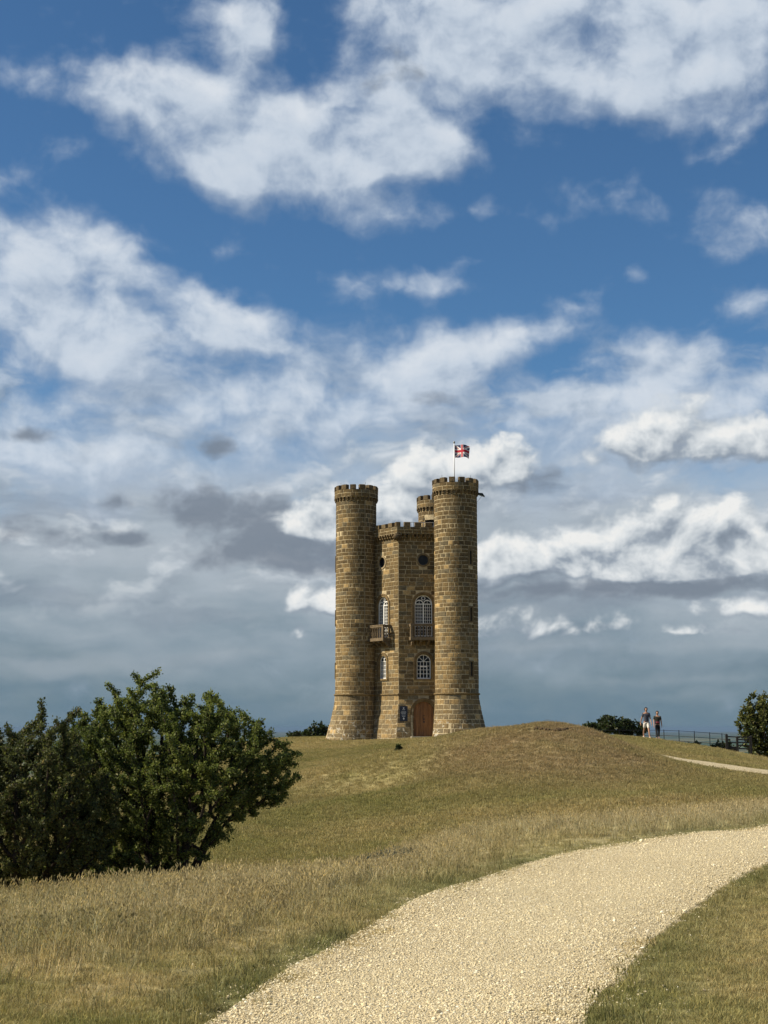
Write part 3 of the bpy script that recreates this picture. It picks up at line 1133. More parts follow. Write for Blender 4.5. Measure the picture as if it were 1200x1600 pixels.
def window(S, u, hw, zb, zs, style, base_w=0.0, sill=True):
    root_col = STONE_TRIM
    # surround: two stepped rings and a hood
    mb = MB()
    band(mb, S, arch_outline(hw, zb, zs), arch_outline(hw, zb, zs, .13), -.22, .035, root_col, u)
    band(mb, S, arch_outline(hw, zb, zs, .131), arch_outline(hw, zb, zs, .24), -.05, .075, (.150, .105, .052), u)
    sur = mb.build('window_surround', M_STONE, TOWER)
    if sill:
        mb = MB()
        bar(mb, S, u - hw - .26, u + hw + .26, zb - .13, zb - .001, -.22, .12, root_col)
        mb.build('sill', M_STONE, sur)
    # glass and the dark room behind
    mb = MB()
    pts = arch_outline(hw - .002, zb + .001, zs)
    mb.add([S(u + a, z, -.150, False) for a, z in pts], [tuple(reversed(range(len(pts))))])
    win = mb.build('window', M_WHITE, TOWER)
    win.data.materials.clear()
    win.data.materials.append(M_GLASS)
    f = MB()
    W0, W1 = -.148, -.085
    fr = .055
    band(f, S, arch_outline(hw - fr - .003, zb + .003, zs), arch_outline(hw - .003, zb + .003, zs), W0, W1, None, u)
    bar(f, S, u - hw + .003, u + hw - .003, zb + .003, zb + .075, W0, W1 - .003)
    t = .024
    G0, G1 = W0 + .001, W0 + .030
    if style == 'big':
        bar(f, S, u - .042, u + .042, zb + .076, zs - .03, W0, W1 + .006)
        bar(f, S, u - hw + fr, u + hw - fr, zs - .03, zs + .03, W0, W1 - .006)
        for k in range(1, 4):
            for sgn in (-1, 1):
                x = u + sgn * (.042 + (hw - fr - .042) * k / 4)
                bar(f, S, x - t / 2, x + t / 2, zb + .076, zs - .031, G0, G1)
        z = zs - .03
        while z > zb + .35:
            z -= .235
            bar(f, S, u - hw + fr, u - .043, z - t / 2, z + t / 2, G0, G1 + .004)
            bar(f, S, u + .043, u + hw - fr, z - t / 2, z + t / 2, G0, G1 + .004)
        # two small arches and an oculus in the head
        for sgn in (-1, 1):
            r = (hw - fr) / 2
            c = (u + sgn * r, zs + .03)
            pin = [(c[0] - u - (r - .045) * math.cos(math.pi * i / 10), c[1] + (r - .045) * .86 * math.sin(math.pi * i / 10)) for i in range(11)]
            pout = [(c[0] - u - (r - .004) * math.cos(math.pi * i / 10), c[1] + (r - .004) * .98 * math.sin(math.pi * i / 10)) for i in range(11)]
            band(f, S, pin, pout, W0, W1 - .008 - .002 * sgn, None, u)
            bar(f, S, c[0] - t / 2, c[0] + t / 2, zs + .03, zs + .03 + r * .84, G0, G1)
        rc = hw * .23
        zc = zs + hw * .66
        pin = [((rc - .04) * math.cos(2 * math.pi * i / 14), zc + (rc - .04) * math.sin(2 * math.pi * i / 14)) for i in range(15)]
        pout = [(rc * math.cos(2 * math.pi * i / 14), zc + rc * math.sin(2 * math.pi * i / 14)) for i in range(15)]
        band(f, S, pin, pout, W0, W1 - .012, None, u)
    else:
        bar(f, S, u - hw + fr, u + hw - fr, zs - .028, zs + .012, W0, W1 - .006)
        zm = (zb + zs) / 2 - .06
        for k in range(1, 4):
            x = u - hw + fr + 2 * (hw - fr) * k / 4
            bar(f, S, x - .017, x + .017, zb + .076, zs - .029, G0, G1 + .01)
        n = 4
        for k in range(1, n):
            z = zb + .076 + (zs - .03 - zb - .076) * k / n
            bar(f, S, u - hw + fr, u + hw - fr, z - .016, z + .016, G0, G1 + .014)
        if style == 'fan':
            bar(f, S, u - hw * .52, u - hw * .44, zb + .077, zm + .35, G0, G1 + .02)
            bar(f, S, u + hw * .44, u + hw * .52, zb + .077, zm + .35, G0, G1 + .02)
            bar(f, S, u - hw * .44, u + hw * .44, zm + .29, zm + .35, G0, G1 + .02)
            for k, a in enumerate((45, 90, 135)):
                r = hw - fr
                slant(f, S, (u, zs + .012), (u + r * math.cos(math.radians(a)), zs + r * math.sin(math.radians(a))), .034, G0, G1 + .006 * k)
        else:
            bar(f, S, u - .02, u + .02, zs + .012, zs + hw - fr, G0, G1)
            for sgn in (-1, 1):
                slant(f, S, (u, zs + hw * .35), (u + sgn * hw * .62, zs + hw * .66), .03, G0, G1 + .006 + .003 * sgn)
    f.build('frame', M_WHITE, win)
    mb = MB()
    bar(mb, S, u - hw - .10, u + hw + .10, zb - .05, zs + hw + .1, -.9, -.224)
    return sur


def round_window(S, u, zc, r, pale_ring):
    mb = MB()
    n = 28
    ring = lambda q: [(q * math.cos(2 * math.pi * i / n), zc + q * math.sin(2 * math.pi * i / n)) for i in range(n + 1)]
    band(mb, S, ring(r), ring(r + .13), -.2, .05, (.27, .21, .125) if pale_ring else (.16, .12, .065), u)  # surround stone is paler on one wall than on the other
    sur = mb.build('window_surround', M_STONE, TOWER)
    mb = MB()
    pts = ring(r - .002)[:-1]
    mb.add([S(u + a, z, -.10, False) for a, z in pts], [tuple(range(n))])
    win = mb.build('round_window', M_GLASS, TOWER)
    mb = MB()
    band(mb, S, ring(r - .05), ring(r - .003), -.098, -.06, None, u)
    mb.build('frame', M_IRON, win)
    return sur


# ---- walls ------------------------------------------------------------------
Z_CORB0, Z_CORB1, Z_NOTCH, Z_MERL = 14.70, 15.12, 15.60, 15.98
FACES = [Face(187.3, 247.3), Face(247.3, 307.3), Face(307.3, 367.3), Face(7.3, 67.3), Face(67.3, 127.3), Face(127.3, 187.3)]
WIN = {   # face index -> openings (kind, u, half width, sill, springing / centre)
    0: [('big', -.02, .64, 7.42, 9.83), ('small', -.02, .42, 4.32, 5.63), ('round', -.12, .39, 13.10, 0)],
    1: [('big', .02, .66, 7.42, 9.83), ('fan', .02, .525, 4.28, 5.55), ('round', .0, .39, 13.13, 0), ('door', .0, .76, -.4, 1.84)],
}


def in_opening(i):
    def f(u, z):
        for kind, c, hw, zb, zs in WIN.get(i, []):
            if kind == 'round':
                if math.hypot(u - c, z - zb) < hw + .06:
                    return True
            else:
                g = .07
                if abs(u - c) < hw + g and zb - .05 < z < zs:
                    return True
                if z >= zs and math.hypot(u - c, z - zs) < hw + g:
                    return True
        return False
    return f


WALLS = []
for i, Fc in enumerate(FACES):
    holes = []
    for kind, c, hw, zb, zs in WIN.get(i, []):
        if kind == 'round':
            holes.append(lambda a, b, c=c, hw=hw, zc=zb: ([(c - q, c + q) for q in [math.sqrt(max(0, (hw + .12) ** 2 - (0 if a < zc < b else min(abs(a - zc), abs(b - zc))) ** 2))] if q > 0]))
        else:
            holes.append(arch_hole(c, hw, zb, zs, .22))
    pr = 1.0 if i in (0, 1) else 0.0
    vis = (lambda u, z, pr=pr: pr if z > .2 else 0.0)
    fine = i in (0, 1)
    us = steps(-Fc.half - .30, Fc.half + .30, .07 if fine else .8)
    zs = merge(steps(-.9, Z_STRING, .07 if fine else .4), steps(Z_STRING, Z_CORB1, .07 if fine else 1.5))

    def S_core(u, z, w, slope=True, Fc=Fc):
        e = Fc.ends(z)
        return Fc(max(-e, min(e, u)), z, w, slope)
    wall = core_grid(S_core, us, zs, in_opening(i), 0.0, 'wall', TOWER, M_MORTAR)
    WALLS.append(wall)
    span_low = lambda z, Fc=Fc: (-Fc.ends(z), Fc.ends(z))
    lay(Fc, ('wall', i), beds(-.7, Z_STRING - .06, .33), span_low, .62, holes, 1, vis)
    lay(Fc, ('wall', i), beds(Z_STRING + .08, Z_CORB1 - .02, .305), span_low, .56, holes, 1, vis)
    # string course
    mb = MB()
    e = Fc.half + .075
    for z0, z1, w in ((Z_STRING - .06, Z_STRING, .06), (Z_STRING, Z_STRING + .08, .115)):
        k = (w + 0) * math.tan(math.radians(30))
        bar(mb, Fc, -Fc.half - k, Fc.half + k, z0, z1, -.05, w, STONE_TRIM, slope=False)
    mb.build('string_course', M_STONE, wall)

for i in (0, 1):
    for kind, c, hw, zb, zs in WIN[i]:
        if kind == 'round':
            round_window(FACES[i], c, zb, hw, i == 0)
        elif kind != 'door':
            window(FACES[i], c, hw, zb, zs, kind, sill=(kind != 'big'))

# dark rooms inside, so that the openings look into the tower
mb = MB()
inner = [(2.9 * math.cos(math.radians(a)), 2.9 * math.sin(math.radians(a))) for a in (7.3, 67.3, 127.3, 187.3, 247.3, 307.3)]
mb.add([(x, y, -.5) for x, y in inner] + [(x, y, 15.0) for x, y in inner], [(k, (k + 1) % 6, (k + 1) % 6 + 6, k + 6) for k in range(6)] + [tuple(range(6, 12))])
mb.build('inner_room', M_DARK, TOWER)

# ---- parapet of the main block -----------------------------------------------


def corbel_proto():
    mb = MB()
    # stepped bracket: deep at the top, rounded under
    prof = [(0, .0), (.0, .40), (.27, .40), (.27, .26), (.20, .20), (.18, .10), (.08, .04)]
    n = len(prof)
    mb.add([(-.078, a, z) for a, z in prof] + [(.078, a, z) for a, z in prof],
           [tuple(range(n)), tuple(reversed(range(n, 2 * n)))] + [(k, n + k, n + (k + 1) % n, (k + 1) % n) for k in range(n)], (.115, .082, .042))
    return mb.mesh('corbel', M_STONE)


CORBEL = corbel_proto()


def put(me, name, parent, p, out_dir, scale=(1, 1, 1)):
    o = bpy.data.objects.new(name, me)
    link(o, parent)
    o.location = p
    o.rotation_euler = (0, 0, math.atan2(out_dir.y, out_dir.x) - math.pi / 2)
    o.scale = scale
    return o


PAR_W0, PAR_W1 = -.12, .27
for i, Fc in enumerate(FACES):
    wall = WALLS[i]
    n = int(2 * Fc.half / .30)
    for k in range(n):
        u = -Fc.half + 2 * Fc.half * (k + .5) / n
        put(CORBEL, 'corbel', wall, Fc(u, Z_CORB1 - .40, -.003), Fc.n)
    # parapet wall of blocks
    k30 = math.tan(math.radians(30))
    mb = MB()
    e0, e1 = Fc.half + PAR_W0 * k30, Fc.half + PAR_W1 * k30
    a = [Fc(-e0, Z_CORB1, PAR_W0), Fc(e0, Z_CORB1, PAR_W0), Fc(e1, Z_CORB1, PAR_W1 - .02), Fc(-e1, Z_CORB1, PAR_W1 - .02)]
    mb.hexa(a + [p + Vector((0, 0, Z_NOTCH - Z_CORB1)) for p in a])
    par = mb.build('parapet', M_MORTAR, TOWER)
    zb = [Z_CORB1 + .01, Z_CORB1 + .25, Z_NOTCH]

    class Par:
        def __call__(self, u, z, w, slope=True, Fc=Fc):
            return Fc(u, z, w + PAR_W1 - .02, False)
    lay(Par(), ('wall', i), zb, lambda z, e1=e1: (-e1, e1), .62, [], 1, (lambda u, z, q=(i in (0, 1)): 1.0 if q else 0.0))
    pitch = .78
    nm = int(round(2 * e1 / pitch))
    for k in range(nm + 1):
        uc = -e1 + 2 * e1 * k / nm
        h = .245
        u0, u1 = max(-e1, uc - h), min(e1, uc + h)
        g_ = RNG.uniform(.8, 1.15)
        c = tuple(x * g_ for x in (.125, .092, .050))
        mb = MB()
        V, Fs = stone_geom(lambda u, z, w, slope=True: Fc(u, z, w, False), u0, u1, Z_NOTCH - .02, Z_MERL, PAR_W1 + .015, 1, .01, .01)
        V2 = [p - Fc.n * (.30 if q < 4 else 0) + Fc.n * (.22 if q < 4 else 0) for q, p in enumerate(V)]
        mb.add(V2, Fs, c)
        mb.build('merlon', M_STONE, par)

# carved beast on the front corner
corner = Vector((HEXR * math.cos(math.radians(247.3)), HEXR * math.sin(math.radians(247.3)), 0))
cd = corner.normalized()
side = Vector((-cd.y, cd.x, 0))
mb = MB()
base = corner + Vector((0, 0, 14.78))
pts = [base - cd * .1, base + cd * .2 + Vector((0, 0, .06)), base + cd * .48 + Vector((0, 0, .02)), base + cd * .62 + Vector((0, 0, -.06))]
mb.tube(pts, [.26, .27, .22, .12], 9, (.085, .062, .034))
for s in (-1, 1):
    mb.tube([base + side * .16 * s + cd * .2, base + side * .22 * s + cd * .33 + Vector((0, 0, .22))], [.09, .03], 6, (.085, .062, .034))
    mb.tube([base + side * .18 * s + cd * .1 + Vector((0, 0, -.1)), base + side * .16 * s + cd * .42 + Vector((0, 0, -.20))], [.09, .06], 6, (.075, .055, .03))
mb.build('gargoyle', M_STONE, TOWER, True)

# roof deck and its railing
mb = MB()
pl = [(3.70 * math.cos(math.radians(a)), 3.70 * math.sin(math.radians(a))) for a in (7.3, 67.3, 127.3, 187.3, 247.3, 307.3)]
mb.add([(x, y, 15.08) for x, y in pl] + [(x, y, 15.16) for x, y in pl], [tuple(range(6, 12)), tuple(reversed(range(6)))] + [(k, (k + 1) % 6, (k + 1) % 6 + 6, k + 6) for k in range(6)])
roof = mb.build('roof_deck', M_LEAD, TOWER)
M_RAIL = plain('galvanised_rail', (.45, .46, .47), .45, .6)
mb = MB()
Fc = FACES[1]
for z in (15.60, 16.05):
    mb.tube([Fc(-1.4, z, -.45), Fc(1.3, z, -.45)], .02, 6)
k = -1.4
while k < 1.31:
    mb.tube([Fc(k, 15.15, -.45), Fc(k, 16.05, -.45)], .017, 6)
    k += .19
mb.build('roof_railing', M_RAIL, TOWER)

# ---- turrets -----------------------------------------------------------------
ZT_C0, ZT_C1, ZT_N, ZT_M = 17.82, 18.16, 18.72, 19.10
SLITS = {'a': [(math.radians(183), z) for z in (13.1, 8.95, 4.95)], 'b': [(math.radians(309.5), z) for z in (13.12, 8.92, 4.93)], 'c': []}
TURRETS = {}
for key in 'abc':
    R = Round(key)
    rad = R.r
    sl = SLITS[key]
    SW, SH = .10, .50
    da = SW / rad
    door = None
    if key == 'c':
        door = (math.radians(242), .42 / rad, 15.16, 17.1)
    us = merge(steps(0, 2 * math.pi, 2 * math.pi / 72), [a + s * da for a, z in sl for s in (-1, 1)], [door[0] + s * door[1] for s in (-1, 1)] if door else [])
    zs = merge(steps(-1.2, Z_STRING, .35), steps(Z_STRING, ZT_M - .5, 1.0), [z + s * SH for a, z in sl for s in (-1, 1)], [door[2], door[3]] if door else [])

    def inside(u, z, sl=sl, da=da, door=door):
        for a, zc in sl:
            if abs(u - a) < da and abs(z - zc) < SH:
                return True
        return bool(door and abs(u - door[0]) < door[1] and door[2] < z < door[3])
    tur = core_grid(R, us, zs, inside, 0.0, 'turret', TOWER, M_MORTAR)
    TURRETS[key] = tur
    holes = [rect_hole(a, da + .11 / rad, z - SH - .11, z + SH + .11) for a, z in sl]
    if door:
        holes.append(rect_hole(door[0], door[1] + .02, door[2], door[3] + .2))

    def vis(u, z, key=key):
        if key == 'c':
            return 0.0
        c = math.cos(u - math.radians(270))
        return c if (c > .25 and z > (.2 if key == 'a' else 1.0)) else 0.0
    full = lambda z, j=[0]: (0.0, 2 * math.pi)

    class Wrap:
        def __init__(self, R):
            self.R, self.sh = R, 0
        def __call__(self, u, z, w, slope=True):
            return self.R(u, z, w, slope)
    for zl, hgt in ((beds(-1.0, Z_STRING - .06, .34), 0), (beds(Z_STRING + .08, ZT_C1 - .02, .31), 0)):
        for z0, z1 in zip(zl[:-1], zl[1:]):
            ph = RNG.uniform(0, .4)
            lay(R, ('turret', key), [z0, z1], lambda z, ph=ph: (ph, ph + 2 * math.pi),
                .53 / rad, holes + [(lambda a, b, h=h: [(x + 2 * math.pi, y + 2 * math.pi) for x, y in h(a, b)]) for h in holes], 2, vis, 1 / rad)
    # string course ring
    mb = MB()
    n = 48
    prof = [(-.03, Z_STRING - .07), (.05, Z_STRING - .06), (.115, Z_STRING - .005), (.12, Z_STRING + .06), (.05, Z_STRING + .09), (-.03, Z_STRING + .09)]
    vs = [R(2 * math.pi * k / n, z, w, False) for k in range(n) for w, z in prof]
    m = len(prof)
    mb.add(vs, [(k * m + q, ((k + 1) % n) * m + q, ((k + 1) % n) * m + q + 1, k * m + q + 1) for k in range(n) for q in range(m - 1)], STONE_TRIM)
    mb.build('string_course', M_STONE, tur)
    # arrow slits: stone frame and a near-black panel, coloured for unlit depth
    for a, zc in sl:
        mb = MB()
        g = .11 / rad
        for u0, u1, z0, z1 in ((a - da - g, a - da, zc - SH - .11, zc + SH + .11), (a + da, a + da + g, zc - SH - .11, zc + SH + .11),
                               (a - da, a + da, zc - SH - .11, zc - SH), (a - da, a + da, zc + SH, zc + SH + .11)):
            bar(mb, R, u0, u1, z0, z1, -.06, .06, (.16, .118, .062), slope=False)
        fr = mb.build('slit_frame', M_STONE, tur)
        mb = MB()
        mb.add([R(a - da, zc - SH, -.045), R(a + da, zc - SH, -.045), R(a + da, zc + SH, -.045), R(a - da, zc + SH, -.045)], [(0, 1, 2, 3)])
        mb.build('slit_dark', M_DARK, tur)
    if door:
        mb = MB()
        bar(mb, R, door[0] - door[1] - .12, door[0] + door[1] + .12, door[3], door[3] + .2, -.1, .07, (.10, .08, .05), slope=False)
        mb.build('lintel', M_STONE, tur)
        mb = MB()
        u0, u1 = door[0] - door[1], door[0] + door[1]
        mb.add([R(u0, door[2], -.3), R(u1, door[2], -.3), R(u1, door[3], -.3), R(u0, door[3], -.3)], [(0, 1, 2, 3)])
        mb.build('turret_door', M_DARK, tur)  # near-black panel fills the doorway, its colour standing for the unlit inside
    # corbel table
    n = 30
    for k in range(n):
        t = 2 * math.pi * (k + .5) / n
        put(CORBEL, 'corbel', tur, R(t, ZT_C1 - .34, -.015), Vector((math.cos(t), math.sin(t), 0)), (.80, .62, .85))
    # parapet drum with its blocks
    mb = MB()
    n = 56
    ro, ri = .125, -.28
    vs = []
    for k in range(n):
        t = 2 * math.pi * k / n
        vs += [R(t, ZT_C1, ri), R(t, ZT_C1, ro), R(t, ZT_N - .01, ro), R(t, ZT_N - .01, ri)]
    mb.add(vs, [(k * 4 + q, ((k + 1) % n) * 4 + q, ((k + 1) % n) * 4 + (q + 1) % 4, k * 4 + (q + 1) % 4) for k in range(n) for q in range(4)])
    par = mb.build('turret_parapet', M_MORTAR, TOWER)

    class Drum:
        def __init__(self, R):
            self.R = R
        def __call__(self, u, z, w, slope=True):
            return self.R(u, z, w + ro, False)
    for z0, z1 in ((ZT_C1, ZT_C1 + .29), (ZT_C1 + .29, ZT_N)):
        ph = RNG.uniform(0, .4)
        lay(Drum(R), ('turret', key), [z0, z1], lambda z, ph=ph: (ph, ph + 2 * math.pi), .58 / rad, [], 2, vis, 1 / rad)
    nm = 14
    for k in range(nm):
        t = 2 * math.pi * (k + (.18 if key == 'a' else .05)) / nm
        hw = .205 / rad
        g_ = RNG.uniform(.8, 1.1)
        c = tuple(x * g_ for x in (.118, .087, .048))
        mb = MB()
        V, Fs = stone_geom(lambda u, z, w, slope=True: R(u, z, w, False), t - hw, t + hw, ZT_N - .03, ZT_M + RNG.uniform(-.02, .02), ro + .03, 2, .012 / rad, .012)
        nn = 6
        dirv = Vector((math.cos(t), math.sin(t), 0))
        V = [p - dirv * (.26 if q < nn else 0) for q, p in enumerate(V)]
        Fs = Fs + [(0, 5, 4, 1), (1, 4, 3, 2)]
        mb.add(V, Fs, c)
        mb.build('merlon', M_STONE, par)
    # turret roof
    mb = MB()
    n = 24
    mb.add([R(2 * math.pi * k / n, ZT_N - .25, -.26) for k in range(n)], [tuple(range(n))])
    mb.build('turret_roof', M_LEAD, tur)
    # lightning spikes
    if key != 'c':
        for t in ((215, 300) if key == 'a' else (225, 318)):
            t = math.radians(t)
            mb = MB()
            mb.tube([R(t, ZT_N - .05, -.12), R(t, ZT_M + .22, -.12)], .012, 5)
            mb.build('lightning_spike', M_IRON, par)

# lightning conductor tape down the left turret
mb = MB()
R = Round('a')
t = math.radians(296)
for z0, z1 in zip(steps(.1, 18.0, .6)[:-1], steps(.1, 18.0, .6)[1:]):
    bar(mb, R, t - .012, t + .012, z0, z1, .02, .055, slope=True)
mb.build('conductor_tape', plain('weathered_copper', (.27, .22, .14), .7), TURRETS['a'])

# ---- blocks: the 300 that show largest are parts, the rest one mass ---------------
order = sorted(range(len(STONES)), key=lambda k: -STONES[k][4])
big = set(order[:300])
owner_obj = {('wall', i): w for i, w in enumerate(WALLS)}
owner_obj.update({('turret', k): t for k, t in TURRETS.items()})
rest = MB()
for k, (V, Fs, c, own, size) in enumerate(STONES):
    if k in big:
        mb = MB()
        mb.add(V, Fs, c)
        mb.build('stone', M_STONE, owner_obj[own])
    else:
        rest.add(V, Fs, c)
o = rest.build('stonework', M_STONE, TOWER)
tag(o, kind='stuff')

# ---- balconies ---------------------------------------------------------------
M_BALC = stone_material('weathered_balcony_stone', False)
BC = (.155, .118, .074)


def baluster_mesh():
    mb = MB()
    prof = [(.050, 0), (.050, .05), (.028, .10), (.050, .22), (.055, .32), (.034, .50), (.028, .66), (.050, .70), (.050, .78)]
    n = 8
    vs = [(r * math.cos(2 * math.pi * k / n), r * math.sin(2 * math.pi * k / n), z) for r, z in prof for k in range(n)]
    mb.add(vs, [(i * n + k, i * n + (k + 1) % n, (i + 1) * n + (k + 1) % n, (i + 1) * n + k) for i in range(len(prof) - 1) for k in range(n)], BC)
    return mb.mesh('baluster', M_BALC, True)


BALUSTER = baluster_mesh()


def balcony(S, u, hw, depth):
    zf, zt = 7.10, 8.28
    mb = MB()
    bar(mb, S, u - hw, u + hw, zf, zf + .22, .02, depth, BC)
    b = mb.build('balcony', M_BALC, TOWER)
    mb = MB()
    for q, (u0, u1, w0, w1) in enumerate(((u - hw + .001, u + hw - .001, depth - .15, depth - .001), (u - hw, u - hw + .15, .02, depth - .151), (u + hw - .15, u + hw, .02, depth - .151))):
        bar(mb, S, u0, u1, zt - .16, zt, w0, w1, BC)
        bar(mb, S, u0 - .02 * (q != 2), u1 + .02 * (q != 1), zt - .05, zt + .03, w0 - .0, w1 + .02, BC)
    mb.build('balcony_rail', M_BALC, b)
    for s in (-1, 1):
        mb = MB()
        bar(mb, S, u + s * (hw - .075) - .075, u + s * (hw - .075) + .075, zf + .22, zt - .16, depth - .15, depth, BC)
        mb.build('balcony_pier', M_BALC, b)
    nb = 8
    ang = math.atan2(S.n.y, S.n.x) - math.pi / 2
    zs = (zt - .16 - zf - .22) / .78
    for k in range(nb):
        o = put(BALUSTER, 'baluster', b, S(u - hw + .15 + (2 * hw - .3) * (k + .5) / nb, zf + .22, depth - .075), S.n, (1, 1, zs))
    for s in (-1, 1):
        for k in range(2):
            put(BALUSTER, 'baluster', b, S(u + s * (hw - .075), zf + .22, .18 + .26 * k), S.n, (1, 1, zs))
    for k in range(4):
        x = u - hw + .22 + (2 * hw - .44) * k / 3
        mb = MB()
        P = lambda a, w, z: S(x + a, z, w)
        prof = [(.0, zf), (depth - .12, zf), (depth - .14, zf - .12), (.40, zf - .18), (.30, zf - .32), (.0, zf - .42)]
        n = len(prof)
        mb.add([P(-.085, w, z) for w, z in prof] + [P(.085, w, z) for w, z in prof],
               [tuple(range(n)), tuple(reversed(range(n, 2 * n)))] + [(q, n + q, n + (q + 1) % n, (q + 1) % n) for q in range(n)], BC)
        mb.build('bracket', M_BALC, b)


balcony(FACES[0], -.02, 1.05, .80)
balcony(FACES[1], .02, 1.09, .80)

# ---- door ----------------------------------------------------------------------
S = FACES[1]
hw, zs, zb = .76, 1.84, -.15
mb = MB()
band(mb, S, arch_outline(hw, zb, zs), arch_outline(hw, zb, zs, .14), -.18, .10, STONE_TRIM)
band(mb, S, arch_outline(hw, zb, zs, .141), arch_outline(hw, zb, zs, .27), -.10, .17, (.14, .10, .05))
# splayed cheeks between the leaning wall and the upright door
for s in (-1, 1):
    q = [S(s * (hw + .271), zb, -.1, False), S(s * (hw + .271), zs, -.1, False), S(s * (hw + .271), zs, 0.02, True), S(s * (hw + .271), zb, 0.02, True)]
    q2 = [p + S.e * s * .05 for p in q]
    mb.hexa(q + q2, (.13, .095, .05))
sur = mb.build('door_surround', M_STONE, TOWER)
mb = MB()
pts = arch_outline(hw - .004, zb, zs)
mb.add([S(a, z, -.14, False) for a, z in pts], [tuple(reversed(range(len(pts))))])
door = mb.build('door', M_DARK, TOWER)
npl = 8
for k in range(npl):
    u0 = -hw + .006 + (2 * hw - .012) * k / npl + .004
    u1 = -hw + .006 + (2 * hw - .012) * (k + 1) / npl - .004
    h0 = zs + math.sqrt(max(0, (hw - .006) ** 2 - u0 ** 2))
    h1 = zs + math.sqrt(max(0, (hw - .006) ** 2 - u1 ** 2))
    um = .5 * (u0 + u1)
    hm = zs + math.sqrt(max(0, (hw - .006) ** 2 - um ** 2))
    g = RNG.uniform(.36, .62)
    mb = MB()
    pr = [(u0, zb + .01), (u1, zb + .01), (u1, h1), (um, hm), (u0, h0)]
    w = -.10 + RNG.uniform(-.004, .004)
    mb.add([S(a, z, -.138, False) for a, z in pr] + [S(a, z, w, False) for a, z in pr],
           [(5, 6, 7, 8, 9)] + [(q, (q + 1) % 5, (q + 1) % 5 + 5, q + 5) for q in range(5)], (g, g, g))
    mb.build('plank', M_DOOR, door)
mb = MB()
for z, r in ((1.32, .055), (1.12, .065), (1.58, .04)):
    mb.tube([S(.03, z, -.095, False), S(.03, z, -.045, False)], r, 10)
mb.build('door_furniture', M_IRON, door)
mb = MB()
bar(mb, S, -1.05, 1.15, -.14, .06, -.1, .95, (.42, .38, .30), slope=False)
mb.build('doorstep', M_STONE, TOWER)

# ---- things fixed to the tower ----------------------------------------------------
# information board beside the door
M_NAVY = plain('navy_board', (.016, .022, .040), .5, 0, .4)
M_PRINT = plain('white_print', (.62, .63, .63), .6)
SU0, SU1, SZ0, SZ1 = -1.83, -1.25, 1.16, 2.27
mb = MB()
bar(mb, S, SU0, SU1, SZ0, SZ1, .30, .345, slope=False)
sign = mb.build('information_sign', M_NAVY, None)
sign.location = TOWER_AT
tag(sign, 'dark navy information board with white lettering beside the tower door', 'sign')
mb = MB()
um = (SU0 + SU1) / 2
W0, W1 = .346, .349
for z, h, w in ((2.00, .030, .20), (1.86, .022, .34), (1.80, .022, .38), (1.74, .022, .36), (1.68, .022, .30), (1.56, .022, .28), (1.51, .022, .22)):
    x = um - w / 2
    rr = random.Random(int(z * 100))
    while x < um + w / 2 - .02:
        L = rr.uniform(.03, .075)
        bar(mb, S, x, min(x + L, um + w / 2), z - h / 2, z + h / 2, W0, W1, slope=False)
        x += L + .012
bar(mb, S, um - .035, um + .035, 2.06, 2.15, W0, W1, slope=False)
for s in (-1, 0, 1):
    bar(mb, S, um + s * .028 - .010, um + s * .028 + .010, 2.151, 2.175, W0, W1, slope=False)
mb.build('lettering', M_PRINT, sign)
mb = MB()
leaf = [(0, 1.27), (.03, 1.30), (.05, 1.30), (.045, 1.335), (.065, 1.36), (.045, 1.385), (.03, 1.42), (0, 1.44), (-.03, 1.42), (-.045, 1.385), (-.065, 1.36), (-.045, 1.335), (-.05, 1.30), (-.03, 1.30)]
mb.add([S(um + a, z, W1, False) for a, z in leaf], [tuple(range(len(leaf)))])
mb.build('leaf_emblem', M_PRINT, sign)
mb = MB()
for z in (SZ0 + .08, SZ1 - .12):
    for x in (SU0 + .12, SU1 - .12):
        mb.tube([S(x, z, .05, False), S(x, z, .299, False)], .02, 6)
mb.build('wall_fixings', M_IRON, sign)

# floodlight shelf on the right turret
R = Round('b')
mb = MB()
t = math.radians(352)
o_ = R(t, 0, .10, False)
d_ = Vector((math.cos(t), math.sin(t), 0)); s_ = Vector((-d_.y, d_.x, 0))
def LP(a, b, z): return o_ + d_ * a + s_ * b + Vector((0, 0, z))
prof = [(0, 17.98), (.50, 17.80), (.50, 17.86), (.36, 18.06), (0, 18.10)]
mb.add([LP(a, -.22, z) for a, z in prof] + [LP(a, .22, z) for a, z in prof], [tuple(range(5)), tuple(reversed(range(5, 10)))] + [(q, 5 + q, 5 + (q + 1) % 5, (q + 1) % 5) for q in range(5)])
lamp = mb.build('floodlight', plain('dark_green_metal', (.012, .022, .018), .45), None)
lamp.location = TOWER_AT
tag(lamp, 'dark wedge-shaped floodlight jutting from the top of the right turret', 'light fitting')
mb = MB()
mb.tube([LP(.30, 0, 17.87), LP(-.05, 0, 17.45)], .012, 5)
mb.build('strut', M_IRON, lamp)

